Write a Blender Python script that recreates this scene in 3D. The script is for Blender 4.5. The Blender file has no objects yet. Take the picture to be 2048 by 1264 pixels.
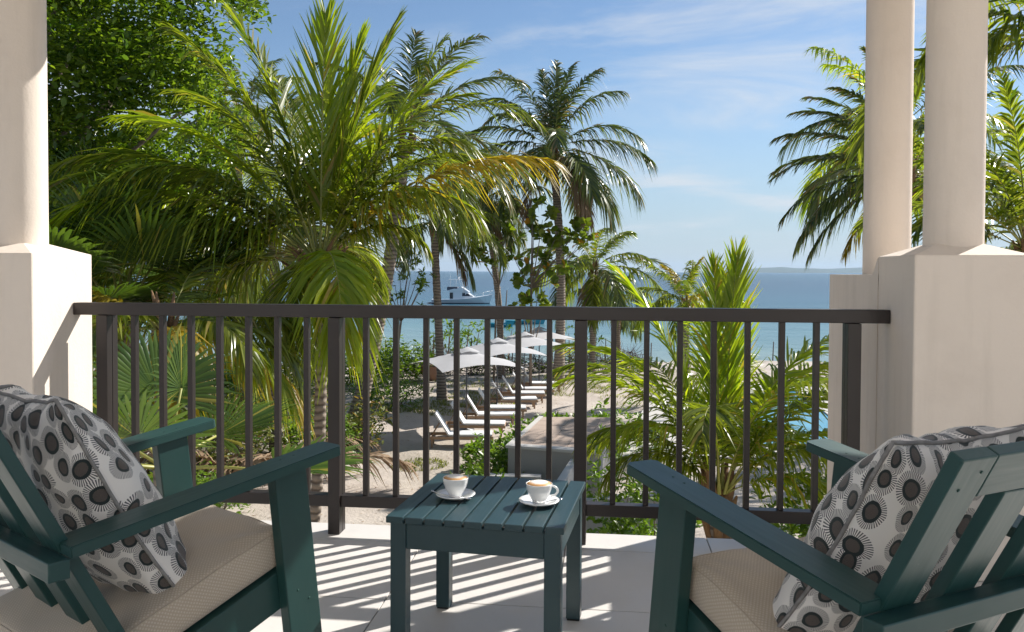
import bpy, bmesh, math, random
import numpy as np
from mathutils import Vector, Matrix, noise as mnoise

rad = math.radians
random.seed(7)
RNG = np.random.default_rng(11)
SC = bpy.context.scene
COL = SC.collection

# ------------------------------------------------------------------ camera
FPX = 1640.0                      # focal length in photo pixels (photo is 2048 wide)
EYE = 1.15
YAW, PITCH, ROLL = rad(6.4), rad(-1.3), rad(0.25)
SHIFT = -52.4 / 2048
cam_data = bpy.data.cameras.new('camera')
cam = bpy.data.objects.new('camera', cam_data)
COL.objects.link(cam)
cam_data.sensor_width = 36
cam_data.lens = 36 * FPX / 2048
cam_data.shift_y = SHIFT
cam_data.clip_start = 0.05
cam_data.clip_end = 60000
CAMROT = (Matrix.Rotation(YAW, 4, 'Z') @ Matrix.Rotation(rad(90) + PITCH, 4, 'X') @ Matrix.Rotation(ROLL, 4, 'Z'))
cam.matrix_world = Matrix.Translation((0, 0, EYE)) @ CAMROT
SC.camera = cam

# ------------------------------------------------------------------ light
SUNV = Vector((1.15, 1.0, 1.17)).normalized()
sun_el = math.asin(SUNV.z)
sun_az = math.atan2(SUNV.x, SUNV.y)
sl = bpy.data.lights.new('sun', 'SUN')
sl.energy = 3.7
sl.angle = rad(0.5)
sl.color = (1.0, 0.95, 0.88)
so = bpy.data.objects.new('sun', sl)
so.rotation_euler = SUNV.to_track_quat('Z', 'Y').to_euler()
so.location = (20, 20, 20)
COL.objects.link(so)

world = bpy.data.worlds.new('World')
SC.world = world
world.use_nodes = True
wn, wl = world.node_tree.nodes, world.node_tree.links
wn.clear()
w_out = wn.new('ShaderNodeOutputWorld')
w_bg = wn.new('ShaderNodeBackground')
sky = wn.new('ShaderNodeTexSky')
sky.sky_type = 'NISHITA'
sky.sun_disc = False
sky.sun_elevation = sun_el
sky.sun_rotation = sun_az
sky.altitude = 0
sky.air_density = 1.0
sky.dust_density = 0.0
sky.ozone_density = 3.0
w_bg.inputs['Strength'].default_value = 0.057
tc = wn.new('ShaderNodeTexCoord')
sep = wn.new('ShaderNodeSeparateXYZ')
wl.new(tc.outputs['Generated'], sep.inputs[0])
def wmath(op, a, b=None, c=None):
    n = wn.new('ShaderNodeMath'); n.operation = op
    for i, v in enumerate((a, b, c)):
        if v is None: continue
        if isinstance(v, (int, float)): n.inputs[i].default_value = v
        else: wl.new(v, n.inputs[i])
    return n.outputs[0]
zc = wmath('ADD', wmath('MAXIMUM', sep.outputs[2], 0.0), 0.16)
cx_ = wmath('DIVIDE', sep.outputs[0], zc)
cy_ = wmath('DIVIDE', sep.outputs[1], zc)
comb = wn.new('ShaderNodeCombineXYZ')
wl.new(wmath('MULTIPLY', cx_, 0.9), comb.inputs[0]); wl.new(wmath('MULTIPLY', cy_, 1.5), comb.inputs[1])
mapn = wn.new('ShaderNodeMapping'); mapn.inputs['Rotation'].default_value = (0, 0, rad(-30)); mapn.inputs['Location'].default_value = (8.2, 10.3, 0)
wl.new(comb.outputs[0], mapn.inputs[0])
cn = wn.new('ShaderNodeTexNoise'); cn.inputs['Scale'].default_value = 1.1; cn.inputs['Detail'].default_value = 9; cn.inputs['Roughness'].default_value = 0.62
cn.inputs['Distortion'].default_value = 0.6
wl.new(mapn.outputs[0], cn.inputs['Vector'])
cn2 = wn.new('ShaderNodeTexNoise'); cn2.inputs['Scale'].default_value = 0.55; cn2.inputs['Detail'].default_value = 3
wl.new(mapn.outputs[0], cn2.inputs['Vector'])
def wrange(v, a, b, c, d):
    n = wn.new('ShaderNodeMapRange'); n.interpolation_type = 'SMOOTHSTEP'
    wl.new(v, n.inputs[0])
    for i, x in enumerate((a, b, c, d)): n.inputs[i + 1].default_value = x
    return n.outputs[0]
m1 = wrange(cn.outputs[0], 0.42, 0.74, 0, 1)
m2 = wrange(cn2.outputs[0], 0.38, 0.58, 0, 1)
mask = wmath('MULTIPLY', m1, m2)
mask = wmath('MULTIPLY', wmath('MULTIPLY', mask, 0.8), wrange(sep.outputs[2], 0.0, 0.08, 0.0, 1.0))
hz = wrange(sep.outputs[2], 0.0, 0.26, 0.78, 0.0)          # milky air low over the horizon, the same all round
mix1 = wn.new('ShaderNodeMix'); mix1.data_type = 'RGBA'
wl.new(hz, mix1.inputs[0]); wl.new(sky.outputs[0], mix1.inputs[6]); mix1.inputs[7].default_value = (3.7, 4.7, 5.9, 1)
mix2 = wn.new('ShaderNodeMix'); mix2.data_type = 'RGBA'
wl.new(mask, mix2.inputs[0]); wl.new(mix1.outputs[2], mix2.inputs[6]); mix2.inputs[7].default_value = (6.4, 6.7, 7.1, 1)
wl.new(mix2.outputs[2], w_bg.inputs['Color'])
wl.new(w_bg.outputs[0], w_out.inputs[0])

SC.view_settings.view_transform = 'Standard'
SC.view_settings.look = 'None'
SC.view_settings.exposure = 1.06
SC.view_settings.gamma = 1.0
SC.render.engine = 'CYCLES'
SC.cycles.max_bounces = 8
SC.cycles.diffuse_bounces = 4
SC.cycles.glossy_bounces = 3
SC.cycles.transmission_bounces = 4
SC.cycles.transparent_max_bounces = 8
SC.cycles.caustics_reflective = False
SC.cycles.caustics_refractive = False
SC.cycles.sample_clamp_indirect = 6
SC.cycles.use_denoising = True

# ------------------------------------------------------------------ placing
GROUND = -4.05
SEA = -4.55
CT, ST = math.cos(YAW), math.sin(YAW)
def c2w(xc, zc):                                   # metres right of / ahead of the camera -> world x, y
    return (xc * CT - zc * ST, xc * ST + zc * CT)
def ray(px, py):
    v = Vector(((px - 1024) / FPX, (632 - py) / FPX + SHIFT * 2048 / FPX, -1))
    return CAMROT.to_3x3() @ v
def at(px, py, depth):                              # a point at the given distance ahead
    return Vector((0, 0, EYE)) + ray(px, py) * depth
def on(px, py, z=GROUND):                           # the point of a level plane seen there
    d = ray(px, py)
    return Vector((0, 0, EYE)) + d * ((z - EYE) / d.z)
def under(px, depth, z=GROUND):
    p = at(px, 560, depth); return Vector((p.x, p.y, z))

# ------------------------------------------------------------------ materials
def srgb(*c):
    return tuple((x / 255 / 12.92 if x / 255 <= 0.04045 else ((x / 255 + 0.055) / 1.055) ** 2.4) for x in c) + (1,)
class NT:
    def __init__(s, name):
        s.m = bpy.data.materials.new(name); s.m.use_nodes = True
        s.t = s.m.node_tree; s.n = s.t.nodes; s.l = s.t.links
        s.b = s.n['Principled BSDF']; s.out = s.n['Material Output']
    def new(s, typ, **kw):
        n = s.n.new(typ)
        for k, v in kw.items(): setattr(n, k, v)
        return n
    def put(s, n, key, v):
        if isinstance(v, bpy.types.NodeSocket): s.l.new(v, n.inputs[key])
        else: n.inputs[key].default_value = v
    def math(s, op, a, b=0.0, c=0.0, clamp=False):
        n = s.new('ShaderNodeMath', operation=op, use_clamp=clamp)
        for i, v in enumerate((a, b, c)): s.put(n, i, v)
        return n.outputs[0]
    def vmath(s, op, a, b=(0, 0, 0)):
        n = s.new('ShaderNodeVectorMath', operation=op)
        s.put(n, 0, a); s.put(n, 1, b)
        return n
    def noise(s, vec, scale, detail=4, rough=0.55, dist=0.0):
        n = s.new('ShaderNodeTexNoise')
        if vec is not None: s.l.new(vec, n.inputs['Vector'])
        n.inputs['Scale'].default_value = scale; n.inputs['Detail'].default_value = detail
        n.inputs['Roughness'].default_value = rough; n.inputs['Distortion'].default_value = dist
        return n.outputs[0]
    def coord(s, which='Object'):
        return s.new('ShaderNodeTexCoord').outputs[which]
    def pos(s):
        return s.new('ShaderNodeNewGeometry').outputs['Position']
    def rng(s, v, a, b, c=0.0, d=1.0):
        n = s.new('ShaderNodeMapRange'); s.put(n, 0, v)
        for i, x in enumerate((a, b, c, d)): n.inputs[i + 1].default_value = x
        return n.outputs[0]
    def mix(s, f, a, b, blend='MIX'):
        n = s.new('ShaderNodeMix', data_type='RGBA', blend_type=blend)
        s.put(n, 0, f); s.put(n, 6, a); s.put(n, 7, b)
        return n.outputs[2]
    def bump(s, h, strength=0.3, dist=0.01):
        n = s.new('ShaderNodeBump'); n.inputs['Strength'].default_value = strength; n.inputs['Distance'].default_value = dist
        s.l.new(h, n.inputs['Height']); s.l.new(n.outputs[0], s.b.inputs['Normal'])
        return n.outputs[0]
    def set(s, **kw):
        for k, v in kw.items(): s.put(s.b, k.replace('_', ' '), v)

def c4(c): return c if len(c) == 4 else tuple(c) + (1,)
def simple(name, col, rough=0.6, var=0.12, scale=6.0, bump=0.0, bscale=60.0, bdist=0.003, metallic=0.0, coord='Object', spec=0.5, coat=0.0):
    t = NT(name); co = t.coord(coord)
    n = t.noise(co, scale, 5)
    dark = tuple(x * (1 - var) for x in col[:3]) + (1,); lite = tuple(min(1, x * (1 + var)) for x in col[:3]) + (1,)
    t.set(Base_Color=t.mix(n, dark, lite), Roughness=rough, Metallic=metallic)
    t.b.inputs['Specular IOR Level'].default_value = spec
    t.b.inputs['Coat Weight'].default_value = coat
    t.b.inputs['Coat Roughness'].default_value = 0.15
    if bump: t.bump(t.noise(co, bscale, 4), bump, bdist)
    return t.m

def leafmat(name, c1, c2, trans=0.4, rough=0.38, tcol=None, cscale=0.7, spot=None):
    t = NT(name)
    g = t.new('ShaderNodeNewGeometry')
    r = g.outputs['Random Per Island']
    n = t.noise(g.outputs['Position'], cscale, 3)
    f = t.math('ADD', t.math('MULTIPLY', r, 0.85), t.math('MULTIPLY', t.math('SUBTRACT', n, 0.35), 0.6), clamp=True)
    col = t.mix(f, c4(c1), c4(c2))
    if spot:
        col = t.mix(t.math('GREATER_THAN', r, 1 - spot[0]), col, c4(spot[1]))
    t.set(Base_Color=col, Roughness=rough)
    t.b.inputs['Specular IOR Level'].default_value = 0.45
    tr = t.new('ShaderNodeBsdfTranslucent')
    k = tcol or (1.7, 1.75, 0.6)
    t.l.new(t.mix(1.0, col, c4(k), 'MULTIPLY'), tr.inputs['Color'])
    mx = t.new('ShaderNodeMixShader'); mx.inputs[0].default_value = trans
    t.l.new(t.b.outputs[0], mx.inputs[1]); t.l.new(tr.outputs[0], mx.inputs[2]); t.l.new(mx.outputs[0], t.out.inputs[0])
    return t.m

M = {}
def plaster(name, col):
    t = NT(name); co = t.pos()
    big = t.noise(co, 1.3, 4); fine = t.noise(co, 90, 3); mid = t.noise(co, 14, 4)
    c = t.mix(big, tuple(x * 0.93 for x in col) + (1,), tuple(x * 1.03 for x in col) + (1,))
    blot = t.rng(t.noise(co, 3.5, 6, 0.65), 0.50, 0.72)
    c = t.mix(t.math('MULTIPLY', blot, 0.16), c, (0.50, 0.42, 0.35, 1))
    sc = t.new('ShaderNodeMapping'); sc.inputs['Scale'].default_value = (9, 9, 0.7); t.l.new(co, sc.inputs[0])
    streak = t.noise(sc.outputs[0], 1.6, 4)
    c = t.mix(t.math('MULTIPLY', t.rng(streak, 0.52, 0.75), 0.20), c, (0.42, 0.37, 0.31, 1))
    h = t.math('ADD', t.math('MULTIPLY', fine, 0.5), t.math('MULTIPLY', mid, 0.8))
    t.set(Base_Color=c, Roughness=0.85); t.bump(h, 0.4, 0.005)
    return t.m
M['plaster'] = plaster('cream_plaster', (0.76, 0.675, 0.59))
M['ceiling'] = plaster('white_ceiling_plaster', (0.82, 0.79, 0.74))
def tile_mat():
    t = NT('floor_tile'); co = t.pos()
    g = t.new('ShaderNodeObjectInfo').outputs['Random']
    c = t.mix(g, (0.62, 0.60, 0.57, 1), (0.67, 0.645, 0.615, 1))
    dirt = t.rng(t.noise(co, 2.2, 6, 0.65), 0.48, 0.74); c = t.mix(t.math('MULTIPLY', dirt, 0.22), c, (0.48, 0.43, 0.37, 1))
    sp_ = t.rng(t.noise(co, 130, 2, 0.5), 0.70, 0.76); c = t.mix(t.math('MULTIPLY', sp_, 0.4), c, (0.40, 0.34, 0.27, 1))
    t.set(Base_Color=c, Roughness=t.rng(t.noise(co, 6, 4), 0.3, 0.7, 0.38, 0.6)); t.bump(t.noise(co, 180, 3), 0.08, 0.0008)
    return t.m
M['tile'] = tile_mat()
M['grout'] = simple('tile_grout', (0.30, 0.28, 0.26), rough=0.9)
M['rail'] = simple('brown_railing_paint', (0.020, 0.014, 0.013), rough=0.40, var=0.10, scale=9, bump=0.05, bscale=120, bdist=0.0008)
def paint(name, col, rough=0.42, spec=0.4, coat=0.25):
    t = NT(name); co = t.coord('Object')
    mp = t.new('ShaderNodeMapping'); mp.inputs['Scale'].default_value = (3, 40, 40); t.l.new(co, mp.inputs[0])
    grain = t.noise(mp.outputs[0], 2.0, 5)
    n = t.noise(co, 5, 5)
    c = t.mix(n, tuple(x * 0.82 for x in col) + (1,), tuple(x * 1.16 for x in col) + (1,))
    wear = t.rng(t.noise(co, 55, 3, 0.6), 0.76, 0.80)
    c = t.mix(t.math('MULTIPLY', wear, 0.35), c, (0.25, 0.28, 0.25, 1))
    t.set(Base_Color=c, Roughness=t.rng(grain, 0.3, 0.7, rough + 0.0, rough + 0.12))
    t.b.inputs['Specular IOR Level'].default_value = spec
    t.b.inputs['Coat Weight'].default_value = coat; t.b.inputs['Coat Roughness'].default_value = 0.3
    t.bump(grain, 0.16, 0.0012)
    return t.m
M['chair'] = paint('dark_green_chair_paint', (0.012, 0.052, 0.048))
M['table'] = paint('blue_green_table_paint', (0.014, 0.044, 0.054), 0.38, 0.42, 0.3)
M['screw'] = simple('painted_over_screw', (0.012, 0.06, 0.05), rough=0.6)
M['foot'] = simple('black_rubber', (0.02, 0.02, 0.02), rough=0.7)
M['china'] = simple('white_china', (0.80, 0.81, 0.81), rough=0.12, var=0.02, coat=0.5)
M['steel'] = simple('steel', (0.62, 0.62, 0.62), rough=0.18, var=0.04, metallic=1.0)

def fabric_seat():
    t = NT('beige_woven_fabric'); co = t.coord('UV')
    w1 = t.new('ShaderNodeTexWave', wave_type='BANDS', bands_direction='DIAGONAL'); t.l.new(co, w1.inputs[0])
    w1.inputs['Scale'].default_value = 64; w1.inputs['Distortion'].default_value = 1.2; w1.inputs['Detail'].default_value = 2
    mp = t.new('ShaderNodeMapping'); mp.inputs['Rotation'].default_value = (0, 0, rad(90)); t.l.new(co, mp.inputs[0])
    w2 = t.new('ShaderNodeTexWave', wave_type='BANDS', bands_direction='DIAGONAL'); t.l.new(mp.outputs[0], w2.inputs[0])
    w2.inputs['Scale'].default_value = 64; w2.inputs['Distortion'].default_value = 1.2
    h = t.math('MULTIPLY', w1.outputs[1], w2.outputs[1])
    n = t.noise(co, 7, 4)
    c = t.mix(h, (0.44, 0.37, 0.29, 1), (0.62, 0.55, 0.45, 1))
    c = t.mix(t.math('MULTIPLY', n, 0.35), c, (0.46, 0.37, 0.27, 1))
    t.set(Base_Color=c, Roughness=0.9); t.b.inputs['Sheen Weight'].default_value = 0.2
    t.bump(h, 0.4, 0.001)
    return t.m
M['seat'] = fabric_seat()

def fabric_pattern():
    t = NT('sea_urchin_print_fabric'); uv = t.coord('UV')
    dn = t.new('ShaderNodeTexNoise'); t.l.new(uv, dn.inputs['Vector']); dn.inputs['Scale'].default_value = 5
    off = t.vmath('SCALE', t.vmath('SUBTRACT', dn.outputs['Color'], (0.5, 0.5, 0.5)).outputs[0]); off.inputs['Scale'].default_value = 0.012
    base = t.vmath('ADD', uv, off.outputs[0]).outputs[0]
    sc = t.vmath('MULTIPLY', base, (15.6, 13.8, 0.0)).outputs[0]
    vo = t.new('ShaderNodeTexVoronoi', voronoi_dimensions='2D', feature='F1'); t.l.new(sc, vo.inputs['Vector'])
    vo.inputs['Scale'].default_value = 1.0; vo.inputs['Randomness'].default_value = 0.5
    d = t.vmath('SUBTRACT', sc, vo.outputs['Position']).outputs[0]
    sp = t.new('ShaderNodeSeparateXYZ'); t.l.new(d, sp.inputs[0])
    cs = t.new('ShaderNodeSeparateXYZ'); t.l.new(vo.outputs['Color'], cs.inputs[0])
    ex = t.math('MULTIPLY', sp.outputs[0], t.rng(cs.outputs[1], 0, 1, 0.9, 1.3))
    ey = t.math('MULTIPLY', sp.outputs[1], t.rng(cs.outputs[2], 0, 1, 0.85, 1.15))
    r = t.math('SQRT', t.math('ADD', t.math('MULTIPLY', ex, ex), t.math('MULTIPLY', ey, ey)))
    ang = t.math('ARCTAN2', ey, ex)
    wob = t.math('MULTIPLY', t.math('SUBTRACT', t.noise(uv, 60, 2), 0.5), 0.07)
    r = t.math('ADD', r, wob)
    r0 = t.rng(cs.outputs[0], 0, 1, 0.25, 0.39)
    halo = t.math('ADD', r0, t.rng(cs.outputs[2], 0, 1, 0.17, 0.27))
    ray_ = t.math('SINE', t.math('MULTIPLY', ang, 40.0))
    lines = t.math('MULTIPLY', t.math('GREATER_THAN', ray_, 0.05), t.math('LESS_THAN', r, halo))
    white = (0.84, 0.80, 0.745, 1)
    rv = t.noise(t.vmath('SCALE', sc).outputs[0], 6, 2)
    c = t.mix(t.math('MULTIPLY', lines, 0.92), white, (0.03, 0.03, 0.04, 1))
    c = t.mix(t.math('LESS_THAN', r, r0), c, (0.012, 0.022, 0.022, 1))
    inner = t.math('MULTIPLY', r0, 0.68)
    ring = t.math('SINE', t.math('MULTIPLY', r, 150.0)); ring2 = t.math('SINE', t.math('MULTIPLY', ang, 24.0))
    dots = t.math('GREATER_THAN', t.math('MULTIPLY', ring, ring2), 0.15)
    ci = t.mix(dots, (0.035, 0.030, 0.030, 1), (0.19, 0.15, 0.12, 1))
    c = t.mix(t.math('LESS_THAN', r, inner), c, ci)
    t.set(Base_Color=c, Roughness=0.85); t.b.inputs['Sheen Weight'].default_value = 0.25
    t.bump(t.noise(uv, 420, 2), 0.25, 0.0008)
    return t.m
M['pillow'] = fabric_pattern()
M['piping'] = simple('grey_piping_cord', (0.24, 0.23, 0.22), rough=0.9, var=0.6, scale=60)

M['frond'] = leafmat('palm_leaflet_green', (0.045, 0.085, 0.012), (0.26, 0.29, 0.035), trans=0.5, rough=0.27, spot=(0.05, (0.30, 0.25, 0.08)))
M['frond_lime'] = leafmat('palm_leaflet_lime', (0.16, 0.25, 0.015), (0.34, 0.37, 0.03), trans=0.55, rough=0.32, spot=(0.06, (0.40, 0.30, 0.07)))
M['frond_dark'] = leafmat('palm_leaflet_sea_green', (0.035, 0.070, 0.024), (0.17, 0.20, 0.05), trans=0.3, rough=0.30, spot=(0.10, (0.26, 0.19, 0.09)))
M['frond_gold'] = leafmat('palm_leaflet_yellowing', (0.22, 0.19, 0.02), (0.42, 0.29, 0.04), trans=0.5, rough=0.4)
M['frond_dead'] = leafmat('palm_leaflet_dried', (0.20, 0.13, 0.075), (0.36, 0.25, 0.15), trans=0.15, rough=0.8, tcol=(1, 0.8, 0.6))
M['leaf'] = leafmat('glossy_tree_leaf', (0.03, 0.085, 0.010), (0.20, 0.28, 0.03), trans=0.45, rough=0.28)
M['leaf_bright'] = leafmat('bright_shrub_leaf', (0.07, 0.15, 0.02), (0.19, 0.28, 0.035), trans=0.42, rough=0.35)
M['leaf_dull'] = leafmat('dull_undergrowth_leaf', (0.07, 0.10, 0.025), (0.22, 0.23, 0.06), trans=0.3, rough=0.5, spot=(0.14, (0.26, 0.17, 0.08)))
M['leaf_grape'] = leafmat('sea_grape_leaf', (0.08, 0.14, 0.02), (0.22, 0.26, 0.03), trans=0.45, rough=0.35, spot=(0.05, (0.45, 0.22, 0.03)))
M['fan'] = leafmat('fan_palm_leaf', (0.045, 0.09, 0.022), (0.11, 0.17, 0.03), trans=0.28, rough=0.26, spot=(0.05, (0.3, 0.27, 0.06)))
M['grass'] = leafmat('grass_blade', (0.13, 0.16, 0.04), (0.28, 0.28, 0.09), trans=0.3, rough=0.6)
M['stalk'] = simple('yellow_green_frond_stalk', (0.30, 0.30, 0.07), rough=0.45, var=0.3, scale=3)
M['fibre'] = simple('orange_brown_palm_fibre', (0.23, 0.135, 0.065), rough=0.9, var=0.5, scale=9, bump=0.8, bscale=40, bdist=0.03)
M['bark'] = simple('grey_brown_bark', (0.20, 0.155, 0.12), rough=0.9, var=0.35, scale=7, bump=0.6, bscale=18, bdist=0.02)
def palm_bark():
    t = NT('ringed_palm_bark'); co = t.coord('Object')
    w = t.new('ShaderNodeTexWave', wave_type='BANDS', bands_direction='Z'); t.l.new(co, w.inputs[0])
    w.inputs['Scale'].default_value = 2.6; w.inputs['Distortion'].default_value = 2.5; w.inputs['Detail'].default_value = 3; w.inputs['Detail Scale'].default_value = 2
    n = t.noise(co, 5, 5)
    c = t.mix(t.rng(w.outputs[1], 0.05, 0.5), (0.10, 0.075, 0.06, 1), (0.33, 0.27, 0.215, 1))
    c = t.mix(t.math('MULTIPLY', n, 0.6), c, (0.20, 0.165, 0.13, 1))
    t.set(Base_Color=c, Roughness=0.9); t.bump(w.outputs[1], 0.8, 0.02)
    return t.m
M['palm_bark'] = palm_bark()
M['coconut'] = simple('green_brown_coconut', (0.22, 0.17, 0.04), rough=0.5, var=0.4, scale=4)

def sand():
    t = NT('pale_beach_sand'); co = t.pos()
    big = t.noise(co, 0.16, 5); mid = t.noise(co, 1.3, 6, 0.65); fine = t.noise(co, 12, 5, 0.7)
    c = t.mix(mid, (0.36, 0.30, 0.25, 1), (0.58, 0.52, 0.46, 1))
    c = t.mix(t.math('MULTIPLY', t.rng(big, 0.50, 0.66), 0.45), c, (0.30, 0.26, 0.18, 1))
    lit = t.rng(t.noise(co, 7, 3, 0.5), 0.66, 0.72)
    c = t.mix(t.math('MULTIPLY', lit, 0.6), c, (0.20, 0.15, 0.10, 1))
    h = t.math('ADD', t.math('MULTIPLY', mid, 1.0), t.math('MULTIPLY', fine, 0.35))
    t.set(Base_Color=c, Roughness=0.95); t.bump(h, 0.9, 0.09)
    return t.m
M['sand'] = sand()
def sea_mat():
    t = NT('sea_water'); p = t.pos(); sp = t.new('ShaderNodeSeparateXYZ'); t.l.new(p, sp.inputs[0])
    y = t.math('ADD', sp.outputs[1], t.math('MULTIPLY', t.math('SUBTRACT', t.noise(p, 0.02, 4), 0.5), 70.0))
    ramp = t.new('ShaderNodeValToRGB')
    t.l.new(t.rng(t.math('LOGARITHM', t.math('MAXIMUM', y, 20.0), 10.0), 1.7, 3.3), ramp.inputs[0])
    e = ramp.color_ramp.elements
    e[0].position = 0.0; e[0].color = (0.26, 0.34, 0.32, 1)
    e[1].position = 1.0; e[1].color = (0.006, 0.045, 0.08, 1)
    for ps, cl in ((0.12, (0.12, 0.23, 0.25, 1)), (0.30, (0.020, 0.085, 0.13, 1)), (0.55, (0.006, 0.040, 0.085, 1)), (0.8, (0.006, 0.046, 0.075, 1))):
        x = e.new(ps); x.color = cl
    mp = t.new('ShaderNodeMapping'); mp.inputs['Scale'].default_value = (0.5, 1.2, 1); t.l.new(p, mp.inputs[0])
    ch = t.noise(mp.outputs[0], 0.9, 6, 0.6); sw = t.noise(mp.outputs[0], 0.10, 4, 0.6)
    c = t.mix(t.rng(sw, 0.35, 0.65, 0.0, 0.22), ramp.outputs[0], (0.03, 0.10, 0.17, 1))
    t.set(Base_Color=c, Roughness=0.22)
    t.b.inputs['IOR'].default_value = 1.33; t.b.inputs['Specular IOR Level'].default_value = 0.18
    h = t.math('ADD', ch, t.math('MULTIPLY', sw, 2.0))
    t.bump(h, 0.75, 0.35)
    return t.m
M['sea'] = sea_mat()
def pool_mat():
    t = NT('pool_water'); p = t.pos()
    n = t.noise(p, 1.6, 4, 0.6, 1.0); b = t.noise(p, 0.35, 2)
    c = t.mix(t.rng(b, 0.35, 0.65), (0.03, 0.17, 0.30, 1), (0.10, 0.34, 0.46, 1))
    t.set(Base_Color=c, Roughness=0.06); t.b.inputs['IOR'].default_value = 1.33
    t.bump(n, 0.35, 0.06)
    return t.m
M['pool'] = pool_mat()
M['concrete'] = simple('pale_concrete', (0.50, 0.48, 0.455), rough=0.85, var=0.10, scale=1.1, bump=0.25, bscale=30, bdist=0.004, coord='Object')
M['grey_render'] = simple('grey_rendered_wall', (0.34, 0.33, 0.315), rough=0.9, var=0.12, scale=1.0, bump=0.3, bscale=25, bdist=0.006)
M['stone'] = simple('pinkish_stone_slab', (0.40, 0.31, 0.25), rough=0.85, var=0.14, scale=2, bump=0.3, bscale=20, bdist=0.004)
M['timber'] = simple('orange_brown_timber', (0.28, 0.13, 0.05), rough=0.6, var=0.25, scale=6, bump=0.2)
M['lounger_wood'] = simple('lounger_teak', (0.36, 0.23, 0.14), rough=0.6, var=0.2, scale=5)
M['sling'] = simple('white_sling_fabric', (0.66, 0.66, 0.66), rough=0.8, var=0.06, scale=3)
def canopy_mat():
    t = NT('pale_grey_parasol_cloth'); n = t.noise(t.coord('Object'), 3, 4)
    col = t.mix(n, (0.52, 0.52, 0.54, 1), (0.60, 0.60, 0.62, 1))
    t.set(Base_Color=col, Roughness=0.85)
    tr = t.new('ShaderNodeBsdfTranslucent'); t.l.new(col, tr.inputs[0])
    mx = t.new('ShaderNodeMixShader'); mx.inputs[0].default_value = 0.25
    t.l.new(t.b.outputs[0], mx.inputs[1]); t.l.new(tr.outputs[0], mx.inputs[2]); t.l.new(mx.outputs[0], t.out.inputs[0])
    return t.m
M['canopy'] = canopy_mat()
M['pole'] = simple('dark_grey_metal', (0.07, 0.07, 0.075), rough=0.45)
M['twig'] = simple('dry_brushwood', (0.11, 0.072, 0.055), rough=0.9, var=0.4, scale=5)
M['clay'] = simple('terracotta', (0.36, 0.20, 0.13), rough=0.8, var=0.15, scale=4)
M['gel'] = simple('white_gelcoat', (0.78, 0.79, 0.80), rough=0.2, var=0.02, coat=0.3)
M['navy'] = simple('dark_boat_bottom', (0.03, 0.045, 0.075), rough=0.5)
M['glassd'] = simple('dark_tinted_glass', (0.015, 0.02, 0.03), rough=0.08)
M['canvasd'] = simple('charcoal_canvas', (0.10, 0.10, 0.13), rough=0.8)
M['turq'] = simple('turquoise_hull_paint', (0.02, 0.26, 0.36), rough=0.35)
M['hill'] = simple('scrub_covered_hill', (0.07, 0.09, 0.05), rough=1.0, var=0.3, scale=0.002)
M['red'] = simple('red_flower_petal', (0.55, 0.03, 0.02), rough=0.5)

# ------------------------------------------------------------------ mesh helpers
def link(o, parent=None):
    COL.objects.link(o)
    if parent is not None: o.parent = parent
    return o
def tag(o, label=None, cat=None, group=None, kind=None):
    if label: o['label'] = label
    if cat: o['category'] = cat
    if group: o['group'] = group
    if kind: o['kind'] = kind
    return o
def empty(name, loc=(0, 0, 0), rz=0.0, label=None, cat=None, group=None):
    o = bpy.data.objects.new(name, None); o.empty_display_size = 0.1
    o.location = loc; o.rotation_euler = (0, 0, rz); COL.objects.link(o)
    return tag(o, label, cat, group)
def from_arrays(name, V, F, mat, parent=None, smooth=False, mats=None, midx=None):
    V = np.asarray(V, dtype=np.float32).reshape(-1, 3); F = np.asarray(F, dtype=np.int32)
    me = bpy.data.meshes.new(name)
    nf, k = F.shape
    me.vertices.add(len(V)); me.vertices.foreach_set('co', V.ravel())
    me.loops.add(nf * k); me.loops.foreach_set('vertex_index', F.ravel())
    me.polygons.add(nf); me.polygons.foreach_set('loop_start', np.arange(0, nf * k, k, dtype=np.int32))
    me.polygons.foreach_set('loop_total', np.full(nf, k, dtype=np.int32))
    for m in (mats or [mat]): me.materials.append(m)
    if midx is not None: me.polygons.foreach_set('material_index', np.asarray(midx, dtype=np.int32))
    if smooth: me.polygons.foreach_set('use_smooth', np.ones(nf, dtype=bool))
    me.update(calc_edges=True)
    return link(bpy.data.objects.new(name, me), parent)
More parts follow.
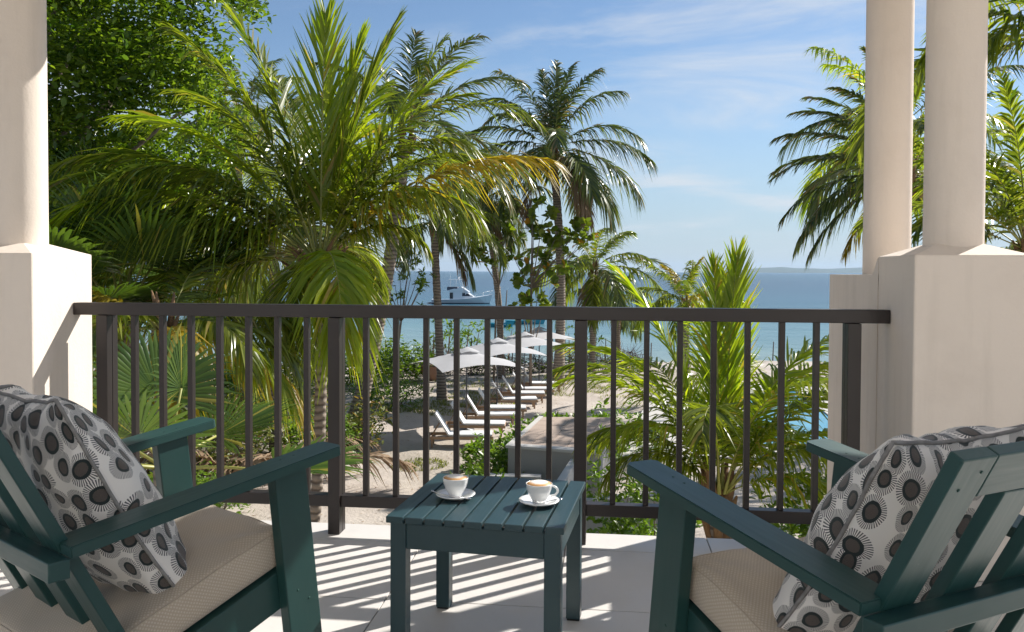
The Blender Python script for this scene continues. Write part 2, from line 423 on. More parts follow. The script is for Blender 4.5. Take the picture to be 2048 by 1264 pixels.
class MB:
    def __init__(s): s.bm = bmesh.new()
    def box(s, c, size, rot=None, bevel=0.0):
        m = Matrix.Translation(c) @ (rot.to_4x4() if rot is not None else Matrix.Identity(4)) @ Matrix.Diagonal((*size, 1))
        r = bmesh.ops.create_cube(s.bm, size=1.0, matrix=m)
        if bevel:
            ed = list({e for v in r['verts'] for e in v.link_edges})
            bmesh.ops.bevel(s.bm, geom=ed, offset=bevel, segments=2, affect='EDGES', profile=0.5)
        return s
    def tube(s, pts, radii, n=8, caps=True):
        pts = [Vector(p) for p in pts]
        if isinstance(radii, (int, float)): radii = [radii] * len(pts)
        rings = []; prev = None
        for i, p in enumerate(pts):
            t = (pts[min(i + 1, len(pts) - 1)] - pts[max(i - 1, 0)]).normalized()
            if prev is None:
                a = Vector((0, 0, 1)) if abs(t.z) < 0.9 else Vector((1, 0, 0))
                u = t.cross(a).normalized()
            else:
                u = (prev - t * prev.dot(t)).normalized()
            prev = u; w = t.cross(u)
            rings.append([s.bm.verts.new(p + (u * math.cos(2 * math.pi * k / n) + w * math.sin(2 * math.pi * k / n)) * radii[i]) for k in range(n)])
        for a, b in zip(rings, rings[1:]):
            for k in range(n):
                f = s.bm.faces.new((a[k], a[(k + 1) % n], b[(k + 1) % n], b[k])); f.smooth = True
        if caps:
            s.bm.faces.new(rings[0][::-1]); s.bm.faces.new(rings[-1])
        return s
    def lathe(s, prof, c=(0, 0, 0), n=32, smooth=True):
        c = Vector(c); rings = []
        for r, z in prof:
            if r < 1e-6: rings.append([s.bm.verts.new(c + Vector((0, 0, z)))])
            else: rings.append([s.bm.verts.new(c + Vector((r * math.cos(2 * math.pi * k / n), r * math.sin(2 * math.pi * k / n), z))) for k in range(n)])
        for a, b in zip(rings, rings[1:]):
            for k in range(n):
                k2 = (k + 1) % n
                if len(a) == 1 and len(b) == 1: continue
                if len(a) == 1: f = s.bm.faces.new((a[0], b[k2], b[k]))
                elif len(b) == 1: f = s.bm.faces.new((a[k], a[k2], b[0]))
                else: f = s.bm.faces.new((a[k], a[k2], b[k2], b[k]))
                f.smooth = smooth
        return s
    def prism(s, poly, z0, z1):
        a = [s.bm.verts.new((x, y, z0)) for x, y in poly]; b = [s.bm.verts.new((x, y, z1)) for x, y in poly]
        s.bm.faces.new(a[::-1]); s.bm.faces.new(b)
        for i in range(len(a)):
            j = (i + 1) % len(a); s.bm.faces.new((a[i], a[j], b[j], b[i]))
        return s
    def hull(s, sections):                       # lofted closed sections, end caps
        rings = [[s.bm.verts.new(p) for p in sec] for sec in sections]; n = len(rings[0])
        for a, b in zip(rings, rings[1:]):
            for k in range(n): s.bm.faces.new((a[k], a[(k + 1) % n], b[(k + 1) % n], b[k]))
        s.bm.faces.new(rings[0][::-1]); s.bm.faces.new(rings[-1])
        return s
    def build(s, name, mat, parent=None, smooth_angle=None):
        bmesh.ops.recalc_face_normals(s.bm, faces=s.bm.faces)
        me = bpy.data.meshes.new(name); s.bm.to_mesh(me); s.bm.free()
        me.materials.append(mat)
        return link(bpy.data.objects.new(name, me), parent)
def board(name, p0, p1, w, th, mat, parent, side=(0, 0, 1), bevel=0.003, ext=0.0):
    """a plank from p0 to p1; w measured along `side`, th across"""
    p0, p1 = Vector(p0), Vector(p1); x = (p1 - p0).normalized(); y = Vector(side); y = (y - x * y.dot(x)).normalized(); z = x.cross(y)
    rot = Matrix((x, y, z)).transposed()
    L = (p1 - p0).length
    b = MB().box((0, 0, 0), (L, w, th), bevel=bevel)
    o = b.build(name, mat, parent)
    o.matrix_local = Matrix.Translation((p0 + p1) / 2) @ rot.to_4x4()
    return o
def unit(v): return v / np.maximum(np.linalg.norm(v, axis=-1, keepdims=True), 1e-9)

# ================================================================== THE LARGE STRUCTURE
# ---- sea, beach
def grid_sheet(name, x0, x1, y0, y1, nx, ny, zf, mat, kind='structure'):
    X, Y = np.meshgrid(np.linspace(x0, x1, nx), np.linspace(y0, y1, ny))
    V = np.stack([X, Y, zf(X, Y)], -1).reshape(-1, 3)
    i = np.arange(ny - 1)[:, None] * nx + np.arange(nx - 1)[None]
    F = np.stack([i, i + 1, i + nx + 1, i + nx], -1).reshape(-1, 4)
    o = from_arrays(name, V, F, mat, smooth=True); return tag(o, kind=kind)
def shore(X): return 52.0 + 0.10 * X + 1.5 * np.sin(X * 0.11)
def beach_z(X, Y):
    t = np.clip((Y - (shore(X) - 11)) / 11.0, 0, 2.5)
    bumps = 0.05 * np.sin(X * 0.9 + 1.3 * np.sin(Y * 0.6)) * np.sin(Y * 0.8) + 0.04 * np.sin(X * 2.3 + Y * 1.7)
    calm = np.clip((Y - 16) / 6, 0.3, 1)
    return GROUND - 0.50 * t ** 1.3 - 0.03 + bumps * calm * 0.9
o = grid_sheet('sand_ground', -70, 70, -12, 80, 281, 185, beach_z, M['sand'])
far = []
V = [(-9000, 22, SEA), (9000, 22, SEA), (11500, 12000, SEA), (-11500, 12000, SEA)]
o = from_arrays('sea', V, [(0, 1, 2, 3)], M['sea']); tag(o, kind='structure')
V = [(-400, -300, GROUND - .15), (400, -300, GROUND - .15), (400, 46, GROUND - .15), (-400, 46, GROUND - .15)]
V = [(-400, -300, -4.7), (400, -300, -4.7), (400, 30, -4.7), (-400, 30, -4.7)]
o = from_arrays('hinterland', V, [(0, 1, 2, 3)], M['sand']); tag(o, kind='structure')
# ---- island ridge on the horizon
def ridge(name, px0, px1, dist, hmax, seed):
    n = 90; pts = []
    r = random.Random(seed)
    for i in range(n):
        u = i / (n - 1); px = px0 + (px1 - px0) * u
        env = min(1, u / 0.25) * min(1, (1 - u) / 0.10)
        h = hmax * env * (0.62 + 0.38 * math.sin(u * 5.3 + seed) * math.cos(u * 2.2)) + hmax * 0.05 * mnoise.noise((u * 12, seed, 0))
        pts.append((px, max(h, 1)))
    V = []; F = []
    for px, h in pts:
        for dd, hh in ((0, -5), (350, h * 0.75), (700, h), (1500, h * 0.4), (2000, -5)):
            p = at(px, 545, dist + dd); V.append((p.x, p.y, SEA + hh))
    for i in range(n - 1):
        for k in range(4):
            a = i * 5 + k; F.append((a, a + 5, a + 6, a + 1))
    o = from_arrays(name, V, F, M['hill'], smooth=True); return tag(o, kind='structure')
ridge('distant_hills', 1452, 1900, 9000, 125, 2)

# ---- air: even haze round everything
def haze():
    t = NT('thin_sea_haze'); t.n.remove(t.b)
    v = t.new('ShaderNodeVolumePrincipled'); v.inputs['Density'].default_value = 0.000045; v.inputs['Color'].default_value = (0.50, 0.72, 1.0, 1); v.inputs['Anisotropy'].default_value = 0.2
    t.l.new(v.outputs[0], t.out.inputs['Volume'])
    b = MB(); b.box((0, 6000, 62.15), (24500, 13200, 136)); o = b.build('haze', t.m); tag(o, kind='stuff')
haze()

# ---- balcony
def solid(name, parts, mat, kind='structure', parent=None):
    b = MB()
    for c, s in parts: b.box(c, s)
    o = b.build(name, mat, parent)
    return tag(o, kind=kind) if kind else o
EDGE = 3.60
slab = solid('balcony_slab', [((-0.7, 0.0, -0.19), (9.0, 7.20, 0.32))], M['plaster'])
bed = solid('balcony_floor', [((-0.7, 0.0, -0.016), (8.99, 7.19, 0.02))], M['grout'])
def tile_mesh(w, d):
    b = MB().box((0, 0, 0), (w - 0.005, d - 0.005, 0.012), bevel=0.0012); bmesh.ops.recalc_face_normals(b.bm, faces=b.bm.faces)
    me = bpy.data.meshes.new('tile'); b.bm.to_mesh(me); b.bm.free(); me.materials.append(M['tile']); return me
tm = tile_mesh(0.6, 0.6); te = tile_mesh(0.6, EDGE - 3.38)
JX, JY = -0.753, 2.78
for j in range(-10, 1):
    for i in range(-6, 7):
        o = bpy.data.objects.new('tile', tm); link(o, bed)
        o.location = (JX + 0.6 * i + 0.3, JY + 0.6 * j + 0.3, -0.0065 + random.uniform(-.0004, .0004))
for i in range(-6, 7):
    o = bpy.data.objects.new('tile', te); link(o, bed); o.location = (JX + 0.6 * i + 0.3, 3.38 + (EDGE - 3.38) / 2, -0.0065)

def villa():  # out of view; roof left open so the sunlit wall bounces light forward
    t = empty('villa', (0, -1.6, GROUND), 0, 'unseen villa behind the balcony, its white wall and roof gap shaped to bounce sunlight', 'building')
    def rel(c): return (c[0], c[1] + 1.6, c[2] - GROUND)
    b = MB()
    for c, s in (((-3.9, -3.35, 1.80), (2.6, 0.3, 3.70)), ((2.5, -3.35, 1.80), (2.6, 0.3, 3.70)), ((-0.7, -3.35, 2.965), (3.8, 0.3, 1.37))):
        b.box(rel(c), s)
    b.build('wall', M['ceiling'], t)
    solid('bounce_sheet', [(rel((-0.7, -3.32, 1.14)), (3.8, 0.03, 2.28))], M['ceiling'], None, t)  # white sheet added across the doorway for more bounced light
    solid('lower_wall', [(rel((-0.7, -0.1, -2.2)), (8.6, 6.8, 3.69))], M['plaster'], None, t)
    solid('roof', [(rel((-0.7, 2.23, 3.15)), (10.4, 4.06, 0.20))], M['ceiling'], None, t)
    return t
villa()

def pillar(label, x0, y0, colx, coly, w=0.42, d=0.41):
    t = empty('pillar', (x0 + w / 2, y0 + d / 2, 0), 0, label, 'pillar', 'balcony pillars')
    lx, ly = w / 2, d / 2
    b = MB(); b.box((0, 0, 0.61), (w, d, 1.22), bevel=0.008); b.build('pedestal', M['plaster'], t)
    b = MB(); bm = b.bm
    lo = [bm.verts.new((sx * (lx - 0.001), sy * (ly - 0.001), 1.217)) for sx, sy in ((-1, -1), (1, -1), (1, 1), (-1, 1))]
    hi = [bm.verts.new((sx * 0.085, sy * 0.085, 1.262)) for sx, sy in ((-1, -1), (1, -1), (1, 1), (-1, 1))]
    for i in range(4): bm.faces.new((lo[i], lo[(i + 1) % 4], hi[(i + 1) % 4], hi[i]))
    bm.faces.new(hi)
    b.build('sloped_cap', M['plaster'], t)
    b = MB(); b.lathe([(0.1075, 1.21), (0.1072, 1.6), (0.1065, 2.2), (0.106, 3.06)], (colx - x0 - w / 2, coly - y0 - d / 2, 0), n=64)
    b.build('column', M['plaster'], t)
    return t
pillar('cream pillar at the left end of the railing, partly cut by the frame', -2.80, 3.185, -2.585, 3.395)
pillar('wide cream pillar behind the right armchair, the nearer of the right pair', 1.15, 3.205, 1.362, 3.40)
# far pillar of the right pair with its low wall
t = empty('low_parapet', (1.36, 4.0, 0), 0, 'low cream parapet beyond the right pillar carrying the farther slim column', 'parapet')
b = MB()
b.prism([(-0.21, -0.383), (0.21, -0.383), (0.21, 0.36), (-0.21, 0.36)], -0.4, 1.141); b.build('parapet_wall', M['plaster'], t)
b = MB(); bm = b.bm            # sloping shoulder down from the pillar
pr = [(-0.383, 1.10), (-0.383, 1.215), (-0.375, 1.215), (-0.325, 1.16), (-0.30, 1.1445), (-0.30, 1.10)]
A = [bm.verts.new((-0.2085, y, z)) for y, z in pr]; B_ = [bm.verts.new((0.2085, y, z)) for y, z in pr]
bm.faces.new(A); bm.faces.new(B_[::-1])
for i in range(len(pr)):
    j = (i + 1) % len(pr); bm.faces.new((A[i], A[j], B_[j], B_[i]))
b.build('shoulder', M['plaster'], t)
b = MB(); b.lathe([(0.1075, 1.138), (0.107, 1.7), (0.106, 3.06)], (0.005, 0.17, 0), n=64); b.build('column', M['plaster'], t)
solid('parapet_footing', [((1.36, 4.0, -0.24), (0.43, 0.79, 0.46))], M['plaster'])

for x0, x1, lab in ((1.575, 4.0, 'unseen plastered wall added right of the right pillar to shade the floor'), (-5.2, -2.805, 'plastered balcony wall running left from the left pillar')):
    b = MB(); b.box((0, 0, 0.44), (x1 - x0, 0.18, 1.08), bevel=0.008); o = b.build('unseen_wall', M['plaster']); o.location = ((x0 + x1) / 2, 3.42, 0); tag(o, lab, 'wall')  # out of view; the right one is added to keep sun off the floor

# ---- railing
def railing():
    t = empty('balcony_railing', (-0.6, 3.48, 0), 0, 'dark brown metal railing with square balusters along the balcony edge', 'railing')
    X0, X1 = -2.38 + 0.6, 1.15 + 0.6
    b = MB(); b.box(((X0 + X1) / 2, 0, 0.9725), (X1 - X0 - 0.004, 0.062, 0.055), bevel=0.003); b.build('handrail', M['rail'], t)
    posts = [-2.235, -1.163, -0.095, 1.008]
    for a, c in zip(posts, posts[1:]):
        xa, xc = a + 0.6 + 0.026, c + 0.6 - 0.026
        b = MB(); b.box(((xa + xc) / 2, 0, 0.142), (xc - xa, 0.052, 0.05), bevel=0.002); b.build('bottom_rail', M['rail'], t)
    for p in posts:
        b = MB()
        b.box((p + 0.6, -0.0215, 0.472), (0.052, 0.040, 0.944), bevel=0.002)
        b.box((p + 0.6, 0.0215, 0.472), (0.052, 0.040, 0.944), bevel=0.002)
        b.box((p + 0.6, 0, 0.472), (0.044, 0.006, 0.940))
        b.build('post', M['rail'], t)
    bb = MB(); bb.box((0, 0, 0.556), (0.023, 0.030, 0.778), bevel=0.0015); o0 = bb.build('baluster', M['rail'], t)
    first = True
    for a, c in zip(posts, posts[1:]):
        n = 7
        for k in range(1, n + 1):
            u = k / (n + 1)
            x = a + (c - a) * u
            if c > 0.5: x = a + 0.1375 * k
            o = o0 if first else bpy.data.objects.new('baluster', o0.data)
            if not first: link(o, t)
            first = False
            o.location = (x + 0.6, 0, 0)
    return t
railing()

# ================================================================== FURNITURE
def pillow_mesh(name, W, H, T, mat, parent, seed, squash=None):
    n = 46; r = random.Random(seed)
    V = []; uv = []; idx = {}
    def shape(a, b, side):
        pa = 1 - 0.055 * (1 - b * b); pb = 1 - 0.055 * (1 - a * a)
        x = a * W / 2 * pa; y = b * H / 2 * pb
        h = max(0.0, (1 - a * a)) ** 0.52 * max(0.0, (1 - b * b)) ** 0.52
        z = side * T / 2 * h * (1.05 if side > 0 else 0.85)
        q = Vector((a * 2.1, b * 2.1, seed + side * 3))
        z += 0.022 * mnoise.noise(q) * h ** 0.5
        # tension creases running out of the corners and along the seam
        e = 1 - max(abs(a), abs(b))
        cr = math.sin((a * 9 + b * 4) * 1.6 + 3 * mnoise.noise(q * 1.5)) * math.exp(-e * 7) * (1 - math.exp(-e * 40))
        z += side * 0.010 * cr
        cr2 = math.sin((a - b) * 10 + 4 * mnoise.noise(q * .9)) * max(0, a * b) ** 1.2
        z += side * 0.007 * cr2 * h ** 0.3
        x += 0.006 * mnoise.noise(q * 2.3); y += 0.006 * mnoise.noise(q * 2.7 + Vector((5, 1, 2)))
        p = Vector((x, y, z))
        return squash(p, a, b) if squash else p
    F = []
    def vid(i, j, side):
        edge = i in (0, n) or j in (0, n)
        k = (i, j, 0 if edge else side)
        if k not in idx:
            a = -1 + 2 * i / n; b = -1 + 2 * j / n
            idx[k] = len(V); V.append(shape(a, b, side if not edge else 0.0001))
        return idx[k]
    UV = []
    tabs = {}
    def arcl(i, S_):
        if S_ not in tabs:
            ls = [0.0]
            for k in range(n):
                a0, a1 = -1 + 2 * k / n, -1 + 2 * (k + 1) / n
                ls.append(ls[-1] + math.hypot((a1 - a0) * S_ / 2, T / 2 * .85 * (max(0, 1 - a1 * a1) ** .52 - max(0, 1 - a0 * a0) ** .52)))
            tabs[S_] = [v - ls[-1] / 2 for v in ls]
        return tabs[S_][i]
    for side in (1, -1):
        for i in range(n):
            for j in range(n):
                q = [(i, j), (i + 1, j), (i + 1, j + 1), (i, j + 1)]
                if side < 0: q = q[::-1]
                F.append([vid(x, y, side) for x, y in q])
                for x, y in q: UV.append((arcl(x, W) + (0 if side > 0 else 1.37) + seed * .77, arcl(y, H) + seed * 1.13))
    o = from_arrays(name, np.array([tuple(v) for v in V]), F, mat, parent, smooth=True)
    l = o.data.uv_layers.new(name='UVMap'); l.data.foreach_set('uv', np.array(UV, dtype=np.float32).ravel())
    ring = [(i, 0) for i in range(n)] + [(n, j) for j in range(n)] + [(n - i, n) for i in range(n)] + [(0, n - j) for j in range(n)]
    pts = [V[vid(i, j, 1)] for i, j in ring]
    pts = [p * 1.004 for p in pts] + [pts[0] * 1.004, pts[1] * 1.004]
    MB().tube(pts, 0.0040, n=7, caps=False).build('piping', M['piping'], o)
    return o

def armchair(name_label, rz, loc, cushion_label, pillow_label, pw, seed, pill):
    """u = local +Y (forward), v = local +X (right)"""
    t = empty('armchair', loc, rz, name_label, 'armchair', 'dark green wooden armchairs on the balcony')
    mat = M['chair']
    tilt = math.atan2(0.09, 0.69)
    up = Vector((0, -math.sin(tilt), math.cos(tilt)))
    for s in (-1, 1):
        x = s * 0.295
        p0 = Vector((x, 0.0, 0.600)) - up * 0.0125; p1 = Vector((x, 0.69, 0.690)) - up * 0.0125
        # arm board with clipped front corners
        b = MB(); L = (p1 - p0).length; hw = 0.045
        poly = [(-L / 2, -hw), (L / 2 - 0.012, -hw), (L / 2, -hw + 0.012), (L / 2, hw - 0.012), (L / 2 - 0.012, hw), (-L / 2, hw)]
        b.prism(poly, -0.0125, 0.0125)
        bmesh.ops.bevel(b.bm, geom=list(b.bm.edges), offset=0.0022, segments=2, affect='EDGES')
        o = b.build('armrest', mat, t)
        xa = (p1 - p0).normalized(); za = up; ya = za.cross(xa)
        o.matrix_local = Matrix.Translation((p0 + p1) / 2) @ Matrix((xa, ya, za)).transposed().to_4x4()
        # front leg, square to the arm
        ft = Vector((s * 0.283, 0.553, 0.0)); ft.z = 0.600 + 0.09 * 0.553 / 0.69 - 0.0265
        d = Vector((0, 0.115, -1)).normalized()
        fb = ft + d * (ft.z / -d.z)
        board('front_leg', ft, fb, 0.096, 0.036, mat, t, side=(0, 1, 0))
        # side rail running down to the back
        slope = math.tan(rad(18))
        a = Vector((s * 0.2475, 0.60, 0.395 - 0.048)); c = Vector((s * 0.2475, -0.12, 0.395 - 0.048 - 0.72 * slope))
        board('side_rail', c, a, 0.095, 0.034, mat, t, side=(0, 0, 1))
        rl0 = Vector((s * 0.213, -0.02, 0.21)); rl1 = Vector((s * 0.213, -0.07, 0.0))
        board('rear_leg', rl0, rl1, 0.07, 0.034, mat, t, side=(0, 1, 0))
    # front apron and seat slats
    board('front_rail', (-0.23, 0.585, 0.335), (0.23, 0.585, 0.335), 0.10, 0.022, mat, t)
    for k in range(6):
        y = 0.54 - 0.09 * k
        board('seat_slat', (-0.230, y, 0.372 - (0.60 - y) * slope), (0.230, y, 0.372 - (0.60 - y) * slope), 0.075, 0.018, mat, t, side=(0, math.cos(rad(18)), math.sin(rad(18))))
    # back
    rec = rad(26.8); bu = Vector((0, -math.sin(rec), math.cos(rec)))       # direction up the back
    bn = Vector((0, -math.cos(rec), -math.sin(rec)))                       # out of the rear face
    base = Vector((0, 0.012, 0.585))
    th = 0.026
    def onb(x, h, off=0.0): return base + bu * h + bn * (off - 0.0) + Vector((x, 0, 0))
    top = 0.318
    for k, x in enumerate((-0.2475, -0.0825, 0.0825, 0.2475)):
        hi = top if abs(x) > 0.2 else top - 0.086
        board('back_slat', onb(x, -0.36), onb(x, hi), 0.087, th, mat, t, side=(1, 0, 0))
    board('top_rail', onb(-0.203, top - 0.043), onb(0.203, top - 0.043), 0.086, th - 0.001, mat, t, side=tuple(bu))
    for x in (-0.2475, -0.0825, 0.0825, 0.2475):
        for dx, hh in ((-0.022, -0.02), (0.022, -0.035)) + (((0.02, top - 0.03), (-0.015, top - 0.062)) if abs(x) > 0.2 else ()):
            q = onb(x + dx, hh, th / 2 + 0.0006); sb = MB(); sb.lathe([(0, 0.0008), (0.0024, 0.0008), (0.0032, 0), (0, -0.001)], n=12); so_ = sb.build('screw', M['screw'], t)
            so_.matrix_local = Matrix.Translation(q) @ bn.to_track_quat('Z', 'Y').to_matrix().to_4x4()
    for s in (-1, 1):
        for yy in (0.535, 0.575):
            q = Vector((s * 0.283, yy, 0.600 + 0.09 * yy / 0.69 + 0.0004)); sb = MB(); sb.lathe([(0, 0.0006), (0.0024, 0.0006), (0.0032, 0), (0, -0.001)], n=12); so_ = sb.build('screw', M['screw'], t)
            so_.matrix_local = Matrix.Translation(q) @ up.to_track_quat('Z', 'Y').to_matrix().to_4x4()
        for zz, yy in ((0.33, 0.575), (0.30, 0.61)):
            q = Vector((s * 0.3016, yy, zz)); sb = MB(); sb.lathe([(0, 0.0006), (0.0024, 0.0006), (0.0032, 0), (0, -0.001)], n=12); so_ = sb.build('screw', M['screw'], t)
            so_.matrix_local = Matrix.Translation(q) @ Matrix.Rotation(rad(90) * s, 4, 'Y')
    cb = Vector((0, -0.018, 0.556))
    board('cross_rail', cb + Vector((-0.335, 0, 0)), cb + Vector((0.335, 0, 0)), 0.040, 0.042, mat, t)
    lb = onb(0, -0.345, 0.034)
    board('lower_cross_rail', lb + Vector((-0.262, 0, 0)), lb + Vector((0.262, 0, 0)), 0.05, 0.04, mat, t)
    R = Matrix.Translation(loc) @ Matrix.Rotation(rz, 4, 'Z')
    # seat cushion (its own thing, lies on the slats)
    n1, n2 = 40, 40; W, D, H = 0.50, 0.56, 0.092
    V = []; F = []; UV = []
    def cush(a, b, c):         # a,b in -1..1 plan, c 0..1 height
        x = a * W / 2; y = b * D / 2
        puff = (1 - a ** 6) * (1 - b ** 6)
        z = H * (0.5 + 0.5 * (1 if c else -1)) + (0.014 * puff * (1 if c else 0))
        sl = 0.012 if c == 0 else 0
        if c:
            q = Vector((a * 2.6, b * 2.6, seed))
            z += 0.010 * mnoise.noise(q)
            for cx2, cy2 in ((1, 1), (-1, 1)):
                dd = math.hypot(a - cx2, b - cy2); z += 0.006 * math.sin(math.atan2(b - cy2, a - cx2) * 9 + dd * 4) * math.exp(-dd * 2.2) * min(1, dd * 5)
            z -= 0.016 * math.exp(-((b + 0.5) ** 2) * 4) * math.exp(-a * a * 1.5)
        x *= 1 - 0.012 * (1 - b * b); y *= 1 - 0.02 * (1 - a * a)
        return (x, y, z)
    prof = []                 # side rings from bottom edge up over the top
    ids = {}
    def key(i, j, c):
        k = (i, j, c)
        if k not in ids:
            ids[k] = len(V); V.append(cush(-1 + 2 * i / n1, -1 + 2 * j / n2, c))
        return ids[k]
    for i in range(n1):
        for j in range(n2):
            for c in (1, 0):
                q = [(i, j), (i + 1, j), (i + 1, j + 1), (i, j + 1)]
                if not c: q = q[::-1]
                F.append([key(x, y, c) for x, y in q]); UV += [(x / n1 * W, y / n2 * D) for x, y in q]
    per = [(i, 0) for i in range(n1)] + [(n1, j) for j in range(n2)] + [(n1 - i, n2) for i in range(n1)] + [(0, n2 - j) for j in range(n2)]
    for k in range(len(per)):
        a, b = per[k], per[(k + 1) % len(per)]
        pa, pb = Vector(V[key(*a, 0)]), Vector(V[key(*b, 0)])
        ta, tb = Vector(V[key(*a, 1)]), Vector(V[key(*b, 1)])
        va, vb = [], []
        for (pp, tt, kk, lst) in ((pa, ta, a, va), (pb, tb, b, vb)):
            m = (pp + tt) / 2; out = Vector((pp.x, pp.y, 0)).normalized() * 0.007
            kx = ('m',) + kk
            if kx not in ids: ids[kx] = len(V); V.append(tuple(m + out))
            lst.append(ids[kx])
        s0 = k * 0.0125
        F.append([key(*a, 0), key(*b, 0), vb[0], va[0]]); UV += [(s0, 0), (s0 + .0125, 0), (s0 + .0125, H / 2), (s0, H / 2)]
        F.append([va[0], vb[0], key(*b, 1), key(*a, 1)]); UV += [(s0, H / 2), (s0 + .0125, H / 2), (s0 + .0125, H), (s0, H)]
    co = from_arrays('seat_cushion', V, F, M['seat'], None, smooth=True)
    l = co.data.uv_layers.new(name='UVMap'); l.data.foreach_set('uv', np.array(UV, dtype=np.float32).ravel())
    sm = co.modifiers.new('bev', 'BEVEL'); sm.width = 0.010; sm.segments = 3; sm.limit_method = 'ANGLE'; sm.angle_limit = rad(45)
    tag(co, cushion_label, 'cushion', 'beige seat cushions')
    ca = rad(18)
    yc = 0.325
    zc_ = 0.399 - (0.60 - yc) * slope + 0.004
    co.matrix_world = R @ Matrix.Translation((0, yc, zc_)) @ Matrix.Rotation(ca, 4, 'X')
    pts = [Vector(V[key(i, j, 1)]) for i, j in per]; pts = [p * 1.0 + Vector((0, 0, -0.004)) for p in pts]
    MB().tube([Vector((p.x * 1.002, p.y * 1.002, p.z)) for p in pts + pts[:2]], 0.0022, n=5, caps=False).build('seam', M['seat'], co)
    # patterned pillow
    c, ln, wd, T, lean, yawp, roll = pill
    def squash(p, a, b):
        if b < 0: p.z += 0.05 * b * b * 0.6
        p.z += -0.03 * (a * a) * 0.5
        p.y -= 0.02 * (1 - abs(a)) * (1 if b > 0 else 0) * b
        return p
    pm = pillow_mesh('scatter_pillow', wd, ln, T, M['pillow'], None, seed, squash)
    tag(pm, pillow_label, 'pillow', 'pillows printed with dark sea urchins')
    pm.matrix_world = R @ Matrix.Translation(c) @ Matrix.Rotation(yawp, 4, 'Z') @ Matrix.Rotation(rad(90) + lean, 4, 'X') @ Matrix.Rotation(rad(180), 4, 'Y') @ Matrix.Rotation(roll, 4, 'Z')
    return t
def cam_dir_rz(uc, wc):      # local +Y pointed along a direction given as (right of, ahead of) the camera
    x, y = c2w(uc, wc); return math.atan2(-x, y)
ox, oy = c2w(-1.138, 1.82)
armchair('dark green wooden armchair on the left, facing right towards the sea', cam_dir_rz(.62, .785), (ox, oy, 0),
         'beige woven seat cushion on the left armchair', 'large urchin print pillow leaning on the back of the left armchair', 0.5, 3,
         ((-0.02, 0.197, 0.585), 0.67, 0.48, 0.25, rad(28), 0.0, 0.0))
ox, oy = c2w(0.887, 1.505)
armchair('dark green wooden armchair on the right, seen from its back corner', cam_dir_rz(-.45, .893), (ox, oy, 0),
         'beige woven seat cushion on the right armchair', 'slumped urchin print pillow behind the arm of the right armchair', 0.5, 8,
         ((0.02, 0.222, 0.575), 0.66, 0.48, 0.25, rad(31), 0.0, 0.0))

def side_table():
    x, y = c2w(-0.0545, 2.5214)
    t = empty('side_table', (x, y, 0), rad(-11.8) + YAW, 'small blue green slatted side table between the two armchairs', 'side table')
    W = 0.512
    sw = (W - 8 * 0.0065) / 9
    for k in range(9):
        xx = -W / 2 + sw / 2 + k * (sw + 0.0065)
        o = board('top_slat', (xx, -W / 2, 0.4405), (xx, W / 2, 0.4405), sw, 0.019, M['table'], t, side=(1, 0, 0), bevel=0.0022)
    lo = 0.046; h = 0.4305; q = W / 2 - 0.010 - lo / 2
    for sx, sy in ((-1, -1), (1, -1), (-1, 1), (1, 1)):
        b = MB(); b.box((sx * q, sy * q, h / 2 + 0.003), (lo, lo, h - 0.006), bevel=0.002); l = b.build('leg', M['table'], t)
        b = MB(); b.box((sx * q, sy * q, 0.002), (lo - 0.006, lo - 0.006, 0.004)); b.build('foot_pad', M['foot'], l)
    for s in (-1, 1):
        board('apron', (-q + lo / 2, s * (q + 0.0085), 0.3925), (q - lo / 2, s * (q + 0.0085), 0.3925), 0.075, 0.022, M['table'], t)
        board('apron', (s * (q + 0.0085), -q + lo / 2, 0.3925), (s * (q + 0.0085), q - lo / 2, 0.3925), 0.075, 0.022, M['table'], t)
    return t
side_table()

